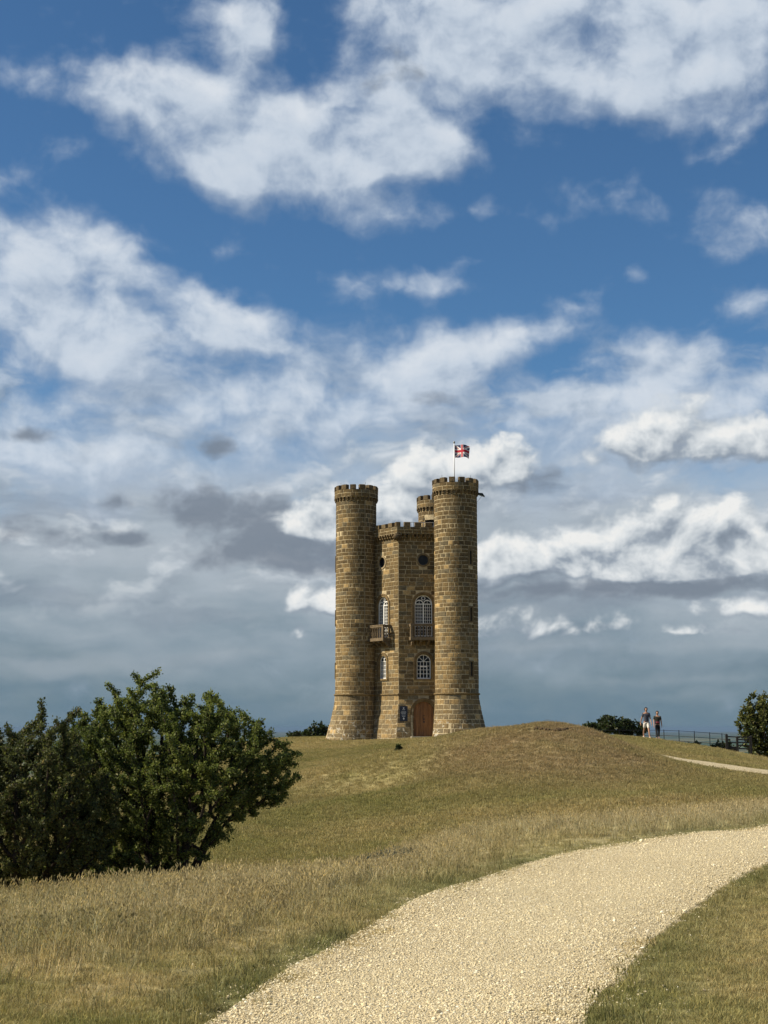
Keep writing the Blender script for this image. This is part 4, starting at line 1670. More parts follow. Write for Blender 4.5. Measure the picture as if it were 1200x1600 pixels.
# flag on its pole
pole_at = TPOS['b'] + Vector((-.09, -.55, 0))
FP = empty('flagpole', TOWER_AT + pole_at + Vector((0, 0, ZT_N - .25)))
tag(FP, 'white flagpole flying the red, white and blue crossed flag above the turret', 'flagpole')
mb = MB()
mb.tube([(0, 0, 0), (0, 0, 3.35)], [.045, .035], 8)
mb.build('pole', plain('white_pole_paint', (.7, .71, .72), .4), FP, True)
mb = MB()
mb.tube([(0, 0, 3.35), (0, 0, 3.38), (0, 0, 3.45), (0, 0, 3.52), (0, 0, 3.54)], [.03, .06, .085, .06, .02], 8)
mb.build('finial', plain('grey_finial', (.25, .26, .27), .4), FP, True)
nx, ny = 72, 48
FW, FH = 1.42, .95
RED, WHT, BLU = (.38, .012, .03), (.70, .70, .70), (.012, .016, .075)


def jack(a, b):
    """Union flag: a in 0..60, b in 0..30."""
    if abs(a - 30) < 3 or abs(b - 15) < 3:
        return RED
    if abs(a - 30) < 5 or abs(b - 15) < 5:
        return WHT
    L = math.hypot(60, 30)
    d1 = ((a - 30) * 30 - (b - 15) * 60) / L
    d2 = ((a - 30) * 30 + (b - 15) * 60) / L
    for d, sgn in ((d1, 1), (d2, -1)):
        q = d * (1 if a < 30 else -1) * sgn
        if 0 < q < 2:
            return RED
    if abs(d1) < 3 or abs(d2) < 3:
        return WHT
    return BLU


vs = []
for j in range(ny + 1):
    for i in range(nx + 1):
        s, t = i / nx, j / ny
        x = .045 + FW * s * (.80 - .06 * math.sin(s * 3))
        dy = .16 * math.sin(s * 7.5 + t * .8) * s ** .6 - .34 * s
        z = 2.28 + FH * t - .10 * s * s - .05 * math.sin(s * 6 + 1) * s
        if s > .82:
            x -= .06 * (s - .82) / .18 * (1 - t) * 1.5
        vs.append((x, dy, z))
fs = [(j * (nx + 1) + i, j * (nx + 1) + i + 1, (j + 1) * (nx + 1) + i + 1, (j + 1) * (nx + 1) + i) for j in range(ny) for i in range(nx)]
mf, Tf, bf = new_mat('flag_cloth')
att = Tf.node('ShaderNodeAttribute', {'attribute_name': 'cloth'})
Tf.l.new(att.outputs['Color'], bf.inputs['Base Color'])
bf.inputs['Roughness'].default_value = .85
me = mesh_from('flag', vs, fs, mf, True)
fa = me.attributes.new('cloth', 'FLOAT_COLOR', 'CORNER')
cols = []
for j in range(ny):
    for i in range(nx):
        cols += [(*jack((i + .5) / nx * 60, (j + .5) / ny * 30), 1.0)] * 4
fa.data.foreach_set('color', np.array(cols, dtype=np.float32).ravel())
flag = link(bpy.data.objects.new('flag', me), FP)
sol = flag.modifiers.new('thickness', 'SOLIDIFY')
sol.thickness = .006
# ------------------------------------------------------------------ grass
def foliage_material(name, attr, attr_type, trans=.35, rough=.7, var=None):
    m = bpy.data.materials.new(name)
    m.use_nodes = True
    T = NT(m.node_tree)
    T.n.clear()
    out = T.node('ShaderNodeOutputMaterial')
    a = T.node('ShaderNodeAttribute', {'attribute_name': attr, 'attribute_type': attr_type})
    c = a.outputs['Color']
    if var:
        b = T.node('ShaderNodeAttribute', {'attribute_name': var, 'attribute_type': 'GEOMETRY'})
        c = T.mix(1.0, c, b.outputs['Color'], 'MULTIPLY')
    p = T.node('ShaderNodeBsdfPrincipled')
    T.l.new(c, p.inputs['Base Color'])
    p.inputs['Roughness'].default_value = rough
    p.inputs['Specular IOR Level'].default_value = .25
    t = T.node('ShaderNodeBsdfTranslucent')
    T.l.new(T.mix(1.0, c, (1.05, 1.10, .80), 'MULTIPLY'), t.inputs['Color'])
    mx = T.node('ShaderNodeMixShader')
    mx.inputs[0].default_value = trans
    T.l.new(p.outputs[0], mx.inputs[1])
    T.l.new(t.outputs[0], mx.inputs[2])
    T.l.new(mx.outputs[0], out.inputs['Surface'])
    return m


M_BLADE = foliage_material('grass_blade', 'tint', 'INSTANCER', .3, .75, 'shade')
GR = np.random.default_rng(7)


def tuft_mesh(name, blades, h0, h1, spread, width, lean, seed_head=0.0):
    V, Fs, C = [], [], []
    for k in range(blades):
        a, r = GR.uniform(0, 2 * np.pi), spread * np.sqrt(GR.uniform())
        bx, by = r * np.cos(a), r * np.sin(a)
        h = GR.uniform(h0, h1)
        la = GR.uniform(0, 2 * np.pi)
        ln = h * GR.uniform(.15, 1.0) * lean
        dx, dy = np.cos(la) * ln + .10 * h, np.sin(la) * ln
        fa = GR.uniform(0, np.pi)
        wx, wy = np.cos(fa) * width / 2 * GR.uniform(.7, 1.3), np.sin(fa) * width / 2
        z1 = h * .58
        hh = math.sqrt(max(h * h - ln * ln * .7, (.35 * h) ** 2))
        b = len(V)
        V += [(bx - wx, by - wy, -.01), (bx + wx, by + wy, -.01), (bx + dx * .42 + wx * .8, by + dy * .42 + wy * .8, z1 * hh / h),
              (bx + dx * .42 - wx * .8, by + dy * .42 - wy * .8, z1 * hh / h), (bx + dx, by + dy, hh)]
        Fs += [(b, b + 1, b + 2, b + 3), (b + 3, b + 2, b + 4)]
        s = GR.uniform(.68, 1.32)
        w = GR.uniform(-.08, .12)
        C += [(s * (1 + w), s, s * (1 - w))] * 5
        if seed_head and GR.uniform() < seed_head:
            L = h * .22
            ux, uy, uz = dx / h, dy / h, hh / h
            p0 = (bx + dx * .9, by + dy * .9, hh * .9)
            b = len(V)
            sw = width * 1.5
            V += [p0, (p0[0] + ux * L * .5 + sw, p0[1] + uy * L * .5, p0[2] + uz * L * .5), (p0[0] + ux * L * 1.2, p0[1] + uy * L * 1.2, p0[2] + uz * L),
                  (p0[0] + ux * L * .5 - sw, p0[1] + uy * L * .5, p0[2] + uz * L * .5), (p0[0] + ux * L * .5, p0[1] + uy * L * .5 + sw, p0[2] + uz * L * .5), (p0[0] + ux * L * .5, p0[1] + uy * L * .5 - sw, p0[2] + uz * L * .5)]
            Fs += [(b, b + 1, b + 2, b + 3), (b, b + 4, b + 2, b + 5)]
            C += [(1.15, 1.08, 1.0)] * 6
    me = mesh_from(name, V, Fs, M_BLADE)
    point_color(me, 'shade', np.array(C))
    return me


def scatter(name, meshes, P, rot, scl, var, tint, label):
    """One object whose points carry tufts (geometry-node instances)."""
    src = bpy.data.collections.new(name + '_tufts')
    for k, me in enumerate(meshes):
        o = bpy.data.objects.new('%s_%02d' % (me.name, k), me)
        src.objects.link(o)
    me = bpy.data.meshes.new(name)
    me.vertices.add(len(P))
    me.vertices.foreach_set('co', np.asarray(P, np.float32).ravel())
    for nm, ty, ar, key in (('rot', 'FLOAT_VECTOR', rot, 'vector'), ('scl', 'FLOAT', scl, 'value'), ('var', 'INT', var, 'value')):
        a = me.attributes.new(nm, ty, 'POINT')
        a.data.foreach_set(key, np.ascontiguousarray(ar, dtype=np.int32 if ty == 'INT' else np.float32).ravel())
    point_color(me, 'tint', tint)
    o = link(bpy.data.objects.new(name, me))
    ng = bpy.data.node_groups.new(name + '_nodes', 'GeometryNodeTree')
    ng.interface.new_socket('Geometry', in_out='INPUT', socket_type='NodeSocketGeometry')
    ng.interface.new_socket('Geometry', in_out='OUTPUT', socket_type='NodeSocketGeometry')
    N, L = ng.nodes, ng.links
    gi, go = N.new('NodeGroupInput'), N.new('NodeGroupOutput')
    ci = N.new('GeometryNodeCollectionInfo')
    ci.inputs['Collection'].default_value = src
    ci.inputs['Separate Children'].default_value = True
    ci.inputs['Reset Children'].default_value = True
    iop = N.new('GeometryNodeInstanceOnPoints')
    iop.inputs['Pick Instance'].default_value = True

    def named(nm, ty):
        nd = N.new('GeometryNodeInputNamedAttribute')
        nd.data_type = ty
        nd.inputs['Name'].default_value = nm
        return nd.outputs[0]
    L.new(gi.outputs[0], iop.inputs['Points'])
    L.new(ci.outputs[0], iop.inputs['Instance'])
    L.new(named('var', 'INT'), iop.inputs['Instance Index'])
    er = N.new('FunctionNodeEulerToRotation')
    L.new(named('rot', 'FLOAT_VECTOR'), er.inputs[0])
    L.new(er.outputs[0], iop.inputs['Rotation'])
    L.new(named('scl', 'FLOAT'), iop.inputs['Scale'])
    L.new(iop.outputs[0], go.inputs[0])
    md = o.modifiers.new('tufts', 'NODES')
    md.node_group = ng
    tag(o, label, kind='stuff')
    return o


def sow(n, d0, d1, half_angle, power=1.0):
    """Random ground points in a sector ahead of the camera; power < 2 favours near ground."""
    u = GR.uniform(size=n)
    d = (d0 ** power + u * (d1 ** power - d0 ** power)) ** (1 / power)
    a = np.radians(GR.uniform(-half_angle, half_angle, n))
    return d * np.sin(a), d * np.cos(a)


def grow(name, meshes, x, y, smin, smax, tint, label, tilt=.12):
    n = len(x)
    z = height(x, y)
    rot = np.stack([GR.normal(0, tilt, n), GR.normal(0, tilt, n), GR.uniform(0, 2 * np.pi, n)], 1)
    return scatter(name, meshes, np.stack([x, y, z], 1), rot, GR.uniform(smin, smax, n), GR.integers(0, len(meshes), n), tint, label)


def vary(c, amount):
    k = 1 + GR.normal(0, amount, (len(c), 1))
    return np.clip(c * np.clip(k, .4, 1.8), 0, 1)


short = [tuft_mesh('short_grass_tuft', 30, .018, .052, .080, .0038, 1.35) for _ in range(5)]
mid = [tuft_mesh('long_grass_tuft', 20, .06, .14, .07, .0042, .7, .12) for _ in range(5)]
tall = [tuft_mesh('tall_grass_tuft', 13, .09, .21, .08, .0040, .55, .6) for _ in range(6)]
turf = [tuft_mesh('turf_tuft', 34, .03, .085, .21, .011, .9) for _ in range(5)]
turf_tall = [tuft_mesh('rough_turf_tuft', 24, .07, .17, .16, .009, .6, .2) for _ in range(5)]

# mown grass beside the path
x, y = sow(160000, 6.0, 30, 29, 1.0)
ed = edge_dist(x, y)
n2 = value_noise(x, y, .24, 31, 2)
bare = value_noise(x, y, .9, 77, 3)
n5 = value_noise(x, y, 1.4, 37, 2)
keep = (ed > -.06 + .62 * (n2 - .5) + .55 * (n5 - .5)) & (GR.uniform(size=len(x)) < np.clip(.35 + (bare - .25) * 2.2, .25, 1))
x, y = x[keep], y[keep]
grow('grass', short, x, y, .55, 1.05, vary(grass_colour(x, y) * 1.16, .24), 'short dry grass either side of the gravel path')
# longer grass up to and over the brow
x, y = sow(52000, 7.0, 40, 20, 1.1)
bd, ed = brow_dist(x, y), edge_dist(x, y)
n1 = value_noise(x, y, 1.2, 41, 3)
p = np.exp(-((bd + .3) / 1.15) ** 2) * .8 + .012 * (bd < 0) + .35 * (bd > 0) * np.exp(-np.maximum(bd, 0) / 5)
fringe = (ed > -.02) & (ed < .35) & (GR.uniform(size=len(x)) < .10 * (n1 > .5))
keep = ((ed > .28) & (GR.uniform(size=len(x)) < p * (.5 + n1)) & (y > np.interp(x, INNER_X, INNER_Y))) | fringe
x, y = x[keep], y[keep]
grow('grass_rough', mid, x, y, .7, 1.35, vary(grass_colour(x, y) * 1.05, .2), 'rough ankle-high grass between path and brow')
# tall straw-coloured seeding grass on the brow and round the bushes
x, y = sow(60000, 8.0, 44, 20, 1.1)
bd, ed = brow_dist(x, y), edge_dist(x, y)
n1 = value_noise(x, y, 1.0, 43, 3)
left = 1 - sstep(x, -1.5, 2.5)
wide = 1.0 + .9 * left
p = np.exp(-((bd + .3 * left) / wide) ** 2) * np.clip(.35 + 1.6 * (n1 - .35), .08, 1)
keep = (ed > .9) & (GR.uniform(size=len(x)) < p)
x, y = x[keep], y[keep]
c = vary(grass_colour(x, y) * .62 + STRAW[None] * .46, .24)
grow('grass_tall', tall, x, y, .55, 1.15, c, 'tall straw-coloured seeding grass along the brow')
# far turf on slope and mound
x, y = sow(190000, 22, 118, 18, 1.2)
bd = brow_dist(x, y)
keep = (bd > .5) & ~point_in_poly(x, y, FAR_POLY) & (np.hypot(x - TOWER_AT.x, y - TOWER_AT.y) > 4.6)
x, y = x[keep], y[keep]
grow('turf', turf, x, y, .7, 1.35, vary(grass_colour(x, y) * 1.08, .16), 'grazed hill turf on the slope and mound')
x, y = sow(60000, 27, 100, 18, 1.2)
bd = brow_dist(x, y)
n1 = value_noise(x, y, 3.0, 53, 3)
keep = (bd > .8) & (GR.uniform(size=len(x)) < np.clip((n1 - .50) * 3, 0, .55)) & ~point_in_poly(x, y, FAR_POLY)
mx = np.exp(-((x - 7) / 5.0) ** 2 - ((y - 60) / 8.0) ** 2)
keep &= GR.uniform(size=len(x)) > mx * .9
keep &= np.hypot(x - TOWER_AT.x, y - TOWER_AT.y) > 5.6
x, y = x[keep], y[keep]
grow('turf_rough', turf_tall, x, y, .6, 1.1, vary(grass_colour(x, y) * .97 + STRAW[None] * .05, .18), 'rougher seeding turf in drifts on the slope')


# ------------------------------------------------------------------ loose stones of the path
def pebble(name):
    import bmesh
    bm = bmesh.new()
    bmesh.ops.create_icosphere(bm, subdivisions=1, radius=1.0)
    for v in bm.verts:
        v.co *= GR.uniform(.72, 1.12)
        v.co.z *= .62
    me = bpy.data.meshes.new(name)
    bm.to_mesh(me)
    bm.free()
    me.materials.append(M_PEBBLE)
    point_color(me, 'shade', np.tile(np.array([[1, 1, 1]]), (len(me.vertices), 1)))
    return me


M_PEBBLE = foliage_material('limestone_chip', 'tint', 'INSTANCER', 0.0, .9, 'shade')
pebs = [pebble('limestone_chip') for _ in range(6)]
x, y = sow(430000, 6.6, 30, 17, .7)
ed = edge_dist(x, y)
n3 = value_noise(x, y, .35, 61, 2)
spill = np.exp(-np.maximum(ed, 0) / .16) * .35 * (n3 > .42)
keep = ((ed < -.01) & (GR.uniform(size=len(x)) < .95)) | ((ed >= -.01) & (GR.uniform(size=len(x)) < spill))
x, y, ed = x[keep], y[keep], ed[keep]
n = len(x)
worn = value_noise(x, y, 1.1, 71, 3)
base = np.array([(.63, .54, .345), (.69, .61, .41), (.56, .47, .285), (.44, .365, .23), (.75, .69, .53)])
c = base[GR.choice(5, n, p=[.36, .28, .2, .08, .08])]
z = height(x, y) + np.where(ed < 0, .021, .008)
rot = np.stack([GR.normal(0, .4, n), GR.normal(0, .4, n), GR.uniform(0, 6.28, n)], 1)
sc = np.exp(GR.normal(math.log(.0043), .42, n)) * (1 + np.hypot(x, y) * .012)
scatter('gravel', pebs, np.stack([x, y, z], 1), rot, sc, GR.integers(0, len(pebs), n), vary(c * (.86 + .28 * worn)[:, None], .1), 'loose pale limestone chips of the path')


# ------------------------------------------------------------------ bushes and trees
def leaf_cloud(P, D, size, aspect, rng):
    """Folded diamond leaves at P pointing along D."""
    n = len(P)
    D = D / (np.linalg.norm(D, axis=1, keepdims=True) + 1e-9)
    R = rng.normal(size=(n, 3))
    S = np.cross(D, R)
    S /= np.linalg.norm(S, axis=1, keepdims=True) + 1e-9
    U = np.cross(S, D)
    s = size * np.exp(rng.normal(0, .28, (n, 1)))
    b = P
    tip = P + D * s
    m = P + D * s * .45 + U * s * .06
    l = m + S * s * aspect + U * s * .10
    r = m - S * s * aspect + U * s * .10
    V = np.stack([b, l, tip, r], 1).reshape(-1, 3)
    k = np.arange(n)[:, None] * 4
    Fq = np.concatenate([k + np.array([[0, 1, 2]]), k + np.array([[0, 2, 3]])])
    return V, Fq


M_LEAF = foliage_material('bush_leaf', 'leaf', 'GEOMETRY', .42, .5)
M_BARK = plain('dark_bark', (.045, .036, .028), .95, 0, .1, .4, 14.0)


def plant(name, base, lobes, seed, attractors, step, leaf, per_node, palette, label, category, trunk_r, stems=1, group=None, shoots=(), reach=4.0, thin=.0055, shell=.55):
    """Woody plant grown towards points in its lobes (space colonisation); lobes are world (centre, radii)."""
    rng = np.random.default_rng(seed)
    A = []
    w = np.array([r[0] * r[1] * r[2] for c, r in lobes]) ** .7
    w /= w.sum()
    for (c, r), q in zip(lobes, w):
        n = int(attractors * q) + 4
        d = rng.normal(size=(n, 3))
        d /= np.linalg.norm(d, axis=1, keepdims=True)
        rr = (shell + (1 - shell) * rng.uniform(size=(n, 1)) ** .5)
        rr = np.where(rng.uniform(size=(n, 1)) < .3, rng.uniform(size=(n, 1)) ** .4, rr) * rng.uniform(.84, 1.18, (n, 1))
        A.append(np.array(c) + d * rr * np.array(r))
    for p in shoots:
        A.append(np.array(p))
    A = np.vstack(A)
    floor = height(A[:, 0], A[:, 1])
    A = A[A[:, 2] > floor + .10]
    base = np.array(base, float)
    nodes, par = [], []
    for k in range(stems):
        o = base + np.array([rng.normal(0, .09) * (stems > 1), rng.normal(0, .09) * (stems > 1), 0])
        nodes.append(o)
        par.append(-1)
        nodes.append(o + np.array([rng.normal(0, .3), rng.normal(0, .3), 1.0]) * step)
        par.append(len(nodes) - 2)
    nodes = np.array(nodes)
    alive = np.ones(len(A), bool)
    near_d = np.full(len(A), 1e9)
    near_i = np.zeros(len(A), int)
    start = 0
    for it in range(200):
        new = nodes[start:]
        d2 = np.sqrt(((A[:, None, :] - new[None]) ** 2).sum(2))
        j = d2.argmin(1)
        dm = d2[np.arange(len(A)), j]
        upd = dm < near_d
        near_d[upd] = dm[upd]
        near_i[upd] = j[upd] + start
        alive &= near_d > step * 1.15
        if not alive.any():
            break
        infl = alive & (near_d < reach)
        if not infl.any():
            break
        ids = near_i[infl]
        dirs = A[infl] - nodes[ids]
        dirs /= np.linalg.norm(dirs, axis=1, keepdims=True)
        uniq, inv = np.unique(ids, return_inverse=True)
        acc = np.zeros((len(uniq), 3))
        np.add.at(acc, inv, dirs)
        acc += rng.normal(0, .35, acc.shape)
        acc /= np.linalg.norm(acc, axis=1, keepdims=True) + 1e-9
        cand = nodes[uniq] + acc * step
        start = len(nodes)
        nodes = np.vstack([nodes, cand])
        par.extend(uniq.tolist())
        if len(nodes) > 9000:
            break
    par = np.array(par)
    n = len(nodes)
    load = np.zeros(n)
    kids = np.zeros(n, int)
    for k in range(n - 1, -1, -1):
        load[k] += 1e-9 if kids[k] else 1.0
        if par[k] >= 0:
            load[par[k]] += load[k]
            kids[par[k]] += 1
    rad = thin + (trunk_r - thin) * (load / load.max()) ** .48
    # branches as one continuous woody mesh
    mb_v, mb_f = [], []
    ns = 5
    for k in range(n):
        p = par[k]
        if p < 0:
            continue
        a, b = nodes[p], nodes[k]
        d = b - a
        L = np.linalg.norm(d)
        d = d / (L + 1e-9)
        s = np.cross(d, [0.31, .77, .55])
        s /= np.linalg.norm(s)
        u = np.cross(d, s)
        bb = len(mb_v)
        ra = min(rad[p], rad[k] * 1.5)
        for (c, r) in ((a, ra), (b, rad[k])):
            for q in range(ns):
                t = 2 * math.pi * q / ns
                mb_v.append(c + (s * math.cos(t) + u * math.sin(t)) * r)
        for q in range(ns):
            mb_f.append((bb + q, bb + (q + 1) % ns, bb + ns + (q + 1) % ns, bb + ns + q))
    root = empty(name, base)
    off = np.array(base)
    me = mesh_np('trunk', np.array(mb_v) - off, np.array(mb_f), M_BARK, True)
    link(bpy.data.objects.new('trunk', me), root)
    # leaves on the fine twigs
    tw = np.where(load < 7)[0]
    tw = tw[par[tw] >= 0]
    cnt = rng.poisson(per_node, len(tw))
    idx = np.repeat(tw, cnt)
    t = rng.uniform(size=(len(idx), 1))
    P = nodes[par[idx]] * (1 - t) + nodes[idx] * t + rng.normal(0, step * .30, (len(idx), 3))
    ax = nodes[idx] - nodes[par[idx]]
    ax /= np.linalg.norm(ax, axis=1, keepdims=True) + 1e-9
    D = ax * .6 + rng.normal(0, .75, P.shape) + np.array([0, 0, .15])
    V, Fq = leaf_cloud(P, D, leaf, .34, rng)
    me = mesh_np('crown', V - off, Fq, M_LEAF)
    pal = np.array(palette)
    sp = value_noise(P[:, 0] * 1.0 + P[:, 2] * .7, P[:, 1] + P[:, 2] * .9, step * 5, seed, 2)
    mix = np.clip(sp[:, None] * 1.5 - .25 + rng.normal(0, .25, (len(P), 1)), 0, 1)
    c = pal[0][None] * (1 - mix) + pal[1][None] * mix
    odd = rng.uniform(size=len(P)) < .06
    c[odd] = pal[2]
    c *= np.exp(rng.normal(0, .22, (len(P), 1)))
    point_color(me, 'leaf', np.repeat(c, 4, axis=0))
    link(bpy.data.objects.new('crown', me), root)
    tag(root, label, category, group)
    return root


def lobe(px, py, rx, ry, d, depth):
    p = at(px, py, d)
    s = d / F_PX
    return ((p.x, p.y, p.z), (rx * s, depth, ry * s))


HAW = [(.060, .082, .022), (.180, .210, .052), (.26, .25, .085)]
DUL = [(.048, .060, .022), (.125, .135, .046), (.17, .13, .06)]
D1 = 19.2
p = at(262, 1398, D1)
sh = []
for a, b in (((215, 1100), (160, 1066)), ((235, 1095), (205, 1046)), ((250, 1090), (246, 1044)), ((330, 1120), (345, 1088)), ((395, 1150), (412, 1120)), ((430, 1200), (476, 1217)),
             ((430, 1170), (478, 1180)), ((300, 1110), (300, 1080)), ((420, 1225), (452, 1240))):
    for k in range(7):
        t = k / 6
        q = at(a[0] + (b[0] - a[0]) * t, a[1] + (b[1] - a[1]) * t, D1 + .1 * math.sin(k))
        sh.append(np.array([[q.x, q.y, q.z]]))
plant('hawthorn_bush', (p.x, p.y, gz(p.x, p.y) - .05),
      [lobe(225, 1195, 110, 105, D1, .9), lobe(325, 1185, 95, 78, D1 - .2, .8), lobe(405, 1195, 55, 55, D1 + .1, .6), lobe(150, 1245, 115, 105, D1 + .3, .9),
       lobe(280, 1250, 105, 85, D1 - .4, .7), lobe(228, 1105, 50, 42, D1, .5), lobe(305, 1125, 60, 42, D1 + .2, .5), lobe(415, 1235, 35, 28, D1, .4), lobe(160, 1150, 65, 50, D1 + .3, .6),
       lobe(170, 1340, 115, 50, D1 - .2, .7), lobe(245, 1325, 60, 55, D1 + .2, .6), lobe(375, 1262, 40, 22, D1, .4), lobe(360, 1135, 38, 28, D1, .4)],
      3, 3600, .075, .027, 80.0, HAW, 'large dark green hawthorn bush with bare lower branches beside the tall grass', 'bush', .075, 5, None, sh, 3.2, .004)
D2 = 17.6
p = at(30, 1418, D2)
sh2 = []
for a, b in (((70, 1130), (65, 1092)), ((20, 1150), (8, 1128)), ((110, 1130), (120, 1102))):
    for k in range(6):
        t = k / 5
        q = at(a[0] + (b[0] - a[0]) * t, a[1] + (b[1] - a[1]) * t, D2)
        sh2.append(np.array([[q.x, q.y, q.z]]))
plant('thorn_bush', (p.x, p.y, gz(p.x, p.y) - .05),
      [lobe(50, 1225, 95, 80, D2, .8), lobe(30, 1300, 110, 85, D2 - .1, .8), lobe(-90, 1230, 110, 100, D2, .9), lobe(75, 1160, 50, 42, D2 + .1, .5), lobe(-40, 1350, 120, 50, D2, .7), lobe(110, 1345, 60, 50, D2 + .2, .5), lobe(130, 1270, 60, 70, D2 + .3, .6), lobe(-10, 1180, 60, 45, D2, .6)],
      8, 2400, .075, .026, 76.0, DUL, 'dull olive thorn bush at the left edge, half in front of the larger bush', 'bush', .06, 4, None, sh2, 3.2, .004)

FAR = [(.018, .030, .012), (.045, .062, .020), (.07, .08, .028)]
RIGHT = [(.042, .055, .015), (.150, .155, .040), (.19, .17, .06)]
DR = 93.0
p = at(1203, 1187, DR)
plant('hill_tree', (p.x, p.y, gz(p.x, p.y) - .1),
      [lobe(1197, 1112, 34, 30, DR, 1.3), lobe(1177, 1138, 28, 26, DR, 1.2), lobe(1205, 1145, 45, 35, DR - .3, 1.5), lobe(1235, 1125, 40, 38, DR, 1.5), lobe(1165, 1120, 14, 14, DR, .6), lobe(1195, 1172, 26, 16, DR, 1.0), lobe(1225, 1175, 40, 18, DR, 1.0)],
      12, 1500, .20, .17, 13.0, RIGHT, 'rounded green tree rising behind the gate at the right edge', 'tree', .16, 2, None, (), 6.0, .012, .45)


def far_shrub(name, px, py, rx, ry, d, seed, label, category, group, pal=FAR, n=420):
    x = (px - 600) / F_PX * d
    b = (x, d, gz(x, d) - .1)
    s = d / F_PX
    top = at(px, py - ry, d).z
    cz = max(.5 * (top + b[2] + .4), top - ry * s)
    h = top - cz
    lobes = [((x, d, cz), (rx * s * .8, rx * s * .7, h)), ((x - rx * s * .5, d, cz - h * .25), (rx * s * .5, rx * s * .5, h * .7)), ((x + rx * s * .5, d + .2, cz - h * .2), (rx * s * .52, rx * s * .5, h * .7)),
             ((x, d, b[2] + .5), (rx * s * .8, rx * s * .6, .6))]
    return plant(name, b, lobes, seed, n, .24, .22, 13.0, pal, label, category, .12, 3, group, (), 7.0, .012, .5)


far_shrub('hill_shrub', 955, 1133, 36, 14, 126, 21, 'broadest dark green shrub on the skyline between mound and walkers', 'shrub', 'shrubs on the skyline', n=600)
far_shrub('hill_shrub', 919, 1139, 18, 9, 124, 22, 'small low shrub next to the mound, beginning the skyline row', 'shrub', 'shrubs on the skyline')
far_shrub('hill_shrub', 990, 1137, 20, 11, 126, 23, 'dark shrub on the skyline close behind the walking man', 'shrub', 'shrubs on the skyline')
far_shrub('hill_shrub', 498, 1144, 22, 14, 124, 24, 'dark shrub against the foot of the tower\'s left turret', 'shrub', 'shrubs on the skyline')
far_shrub('hill_shrub', 468, 1152, 20, 10, 122, 25, 'low dark shrub between the hawthorn bush and the tower', 'shrub', 'shrubs on the skyline')
far_shrub('hill_shrub', 1118, 1166, 18, 6, 112, 26, 'low dark shrub seen through the fence near the gate', 'shrub', 'shrubs beyond the fence')
far_shrub('hill_shrub', 1078, 1163, 10, 4, 110, 27, 'smallest dark shrub seen through the middle of the fence', 'shrub', 'shrubs beyond the fence', n=200)

# a dark weed on the slope below the door
q = ground_hit(622, 1174, 60, 104)
plant('weed_clump', (q[0], q[1], gz(*q)), [((q[0], q[1], gz(*q) + .16), (.13, .12, .15))], 31, 90, .06, .09, 9.0, [(.016, .028, .010), (.03, .045, .014), (.05, .06, .02)],
      'small dark green weed alone on the slope below the door', 'weed', .02, 2, None, (), 3.0, .006, .3)
# ------------------------------------------------------------------ people
def skinned(name, chains, mat, parent, levels=2, root=0):
    """chains: lists of (x, y, z, r); a chain that starts at an existing point joins it. One continuous surface."""
    V, E, Rr = [], [], []

    def idx(p):
        for k, q in enumerate(V):
            if (Vector(q) - Vector(p[:3])).length < 1e-5:
                return k
        V.append(tuple(p[:3]))
        Rr.append(p[3] if hasattr(p[3], '__len__') else (p[3], p[3]))
        return len(V) - 1
    for ch in chains:
        ids = [idx(p) for p in ch]
        E += [(a, b) for a, b in zip(ids[:-1], ids[1:])]
    me = bpy.data.meshes.new(name)
    me.from_pydata(V, E, [])
    me.materials.append(mat)
    o = link(bpy.data.objects.new(name, me), parent)
    md = o.modifiers.new('skin', 'SKIN')
    md.use_smooth_shade = True
    if not me.skin_vertices:
        o.data.skin_vertices  # created by the modifier
    sv = me.skin_vertices[0].data
    for k, r in enumerate(Rr):
        sv[k].radius = r
        sv[k].use_root = (k == root)
    sd = o.modifiers.new('sub', 'SUBSURF')
    sd.levels = sd.render_levels = levels
    return o


M_SKIN = plain('skin', (.34, .19, .125), .55)
M_HAIR = plain('dark_hair', (.012, .010, .009), .6)


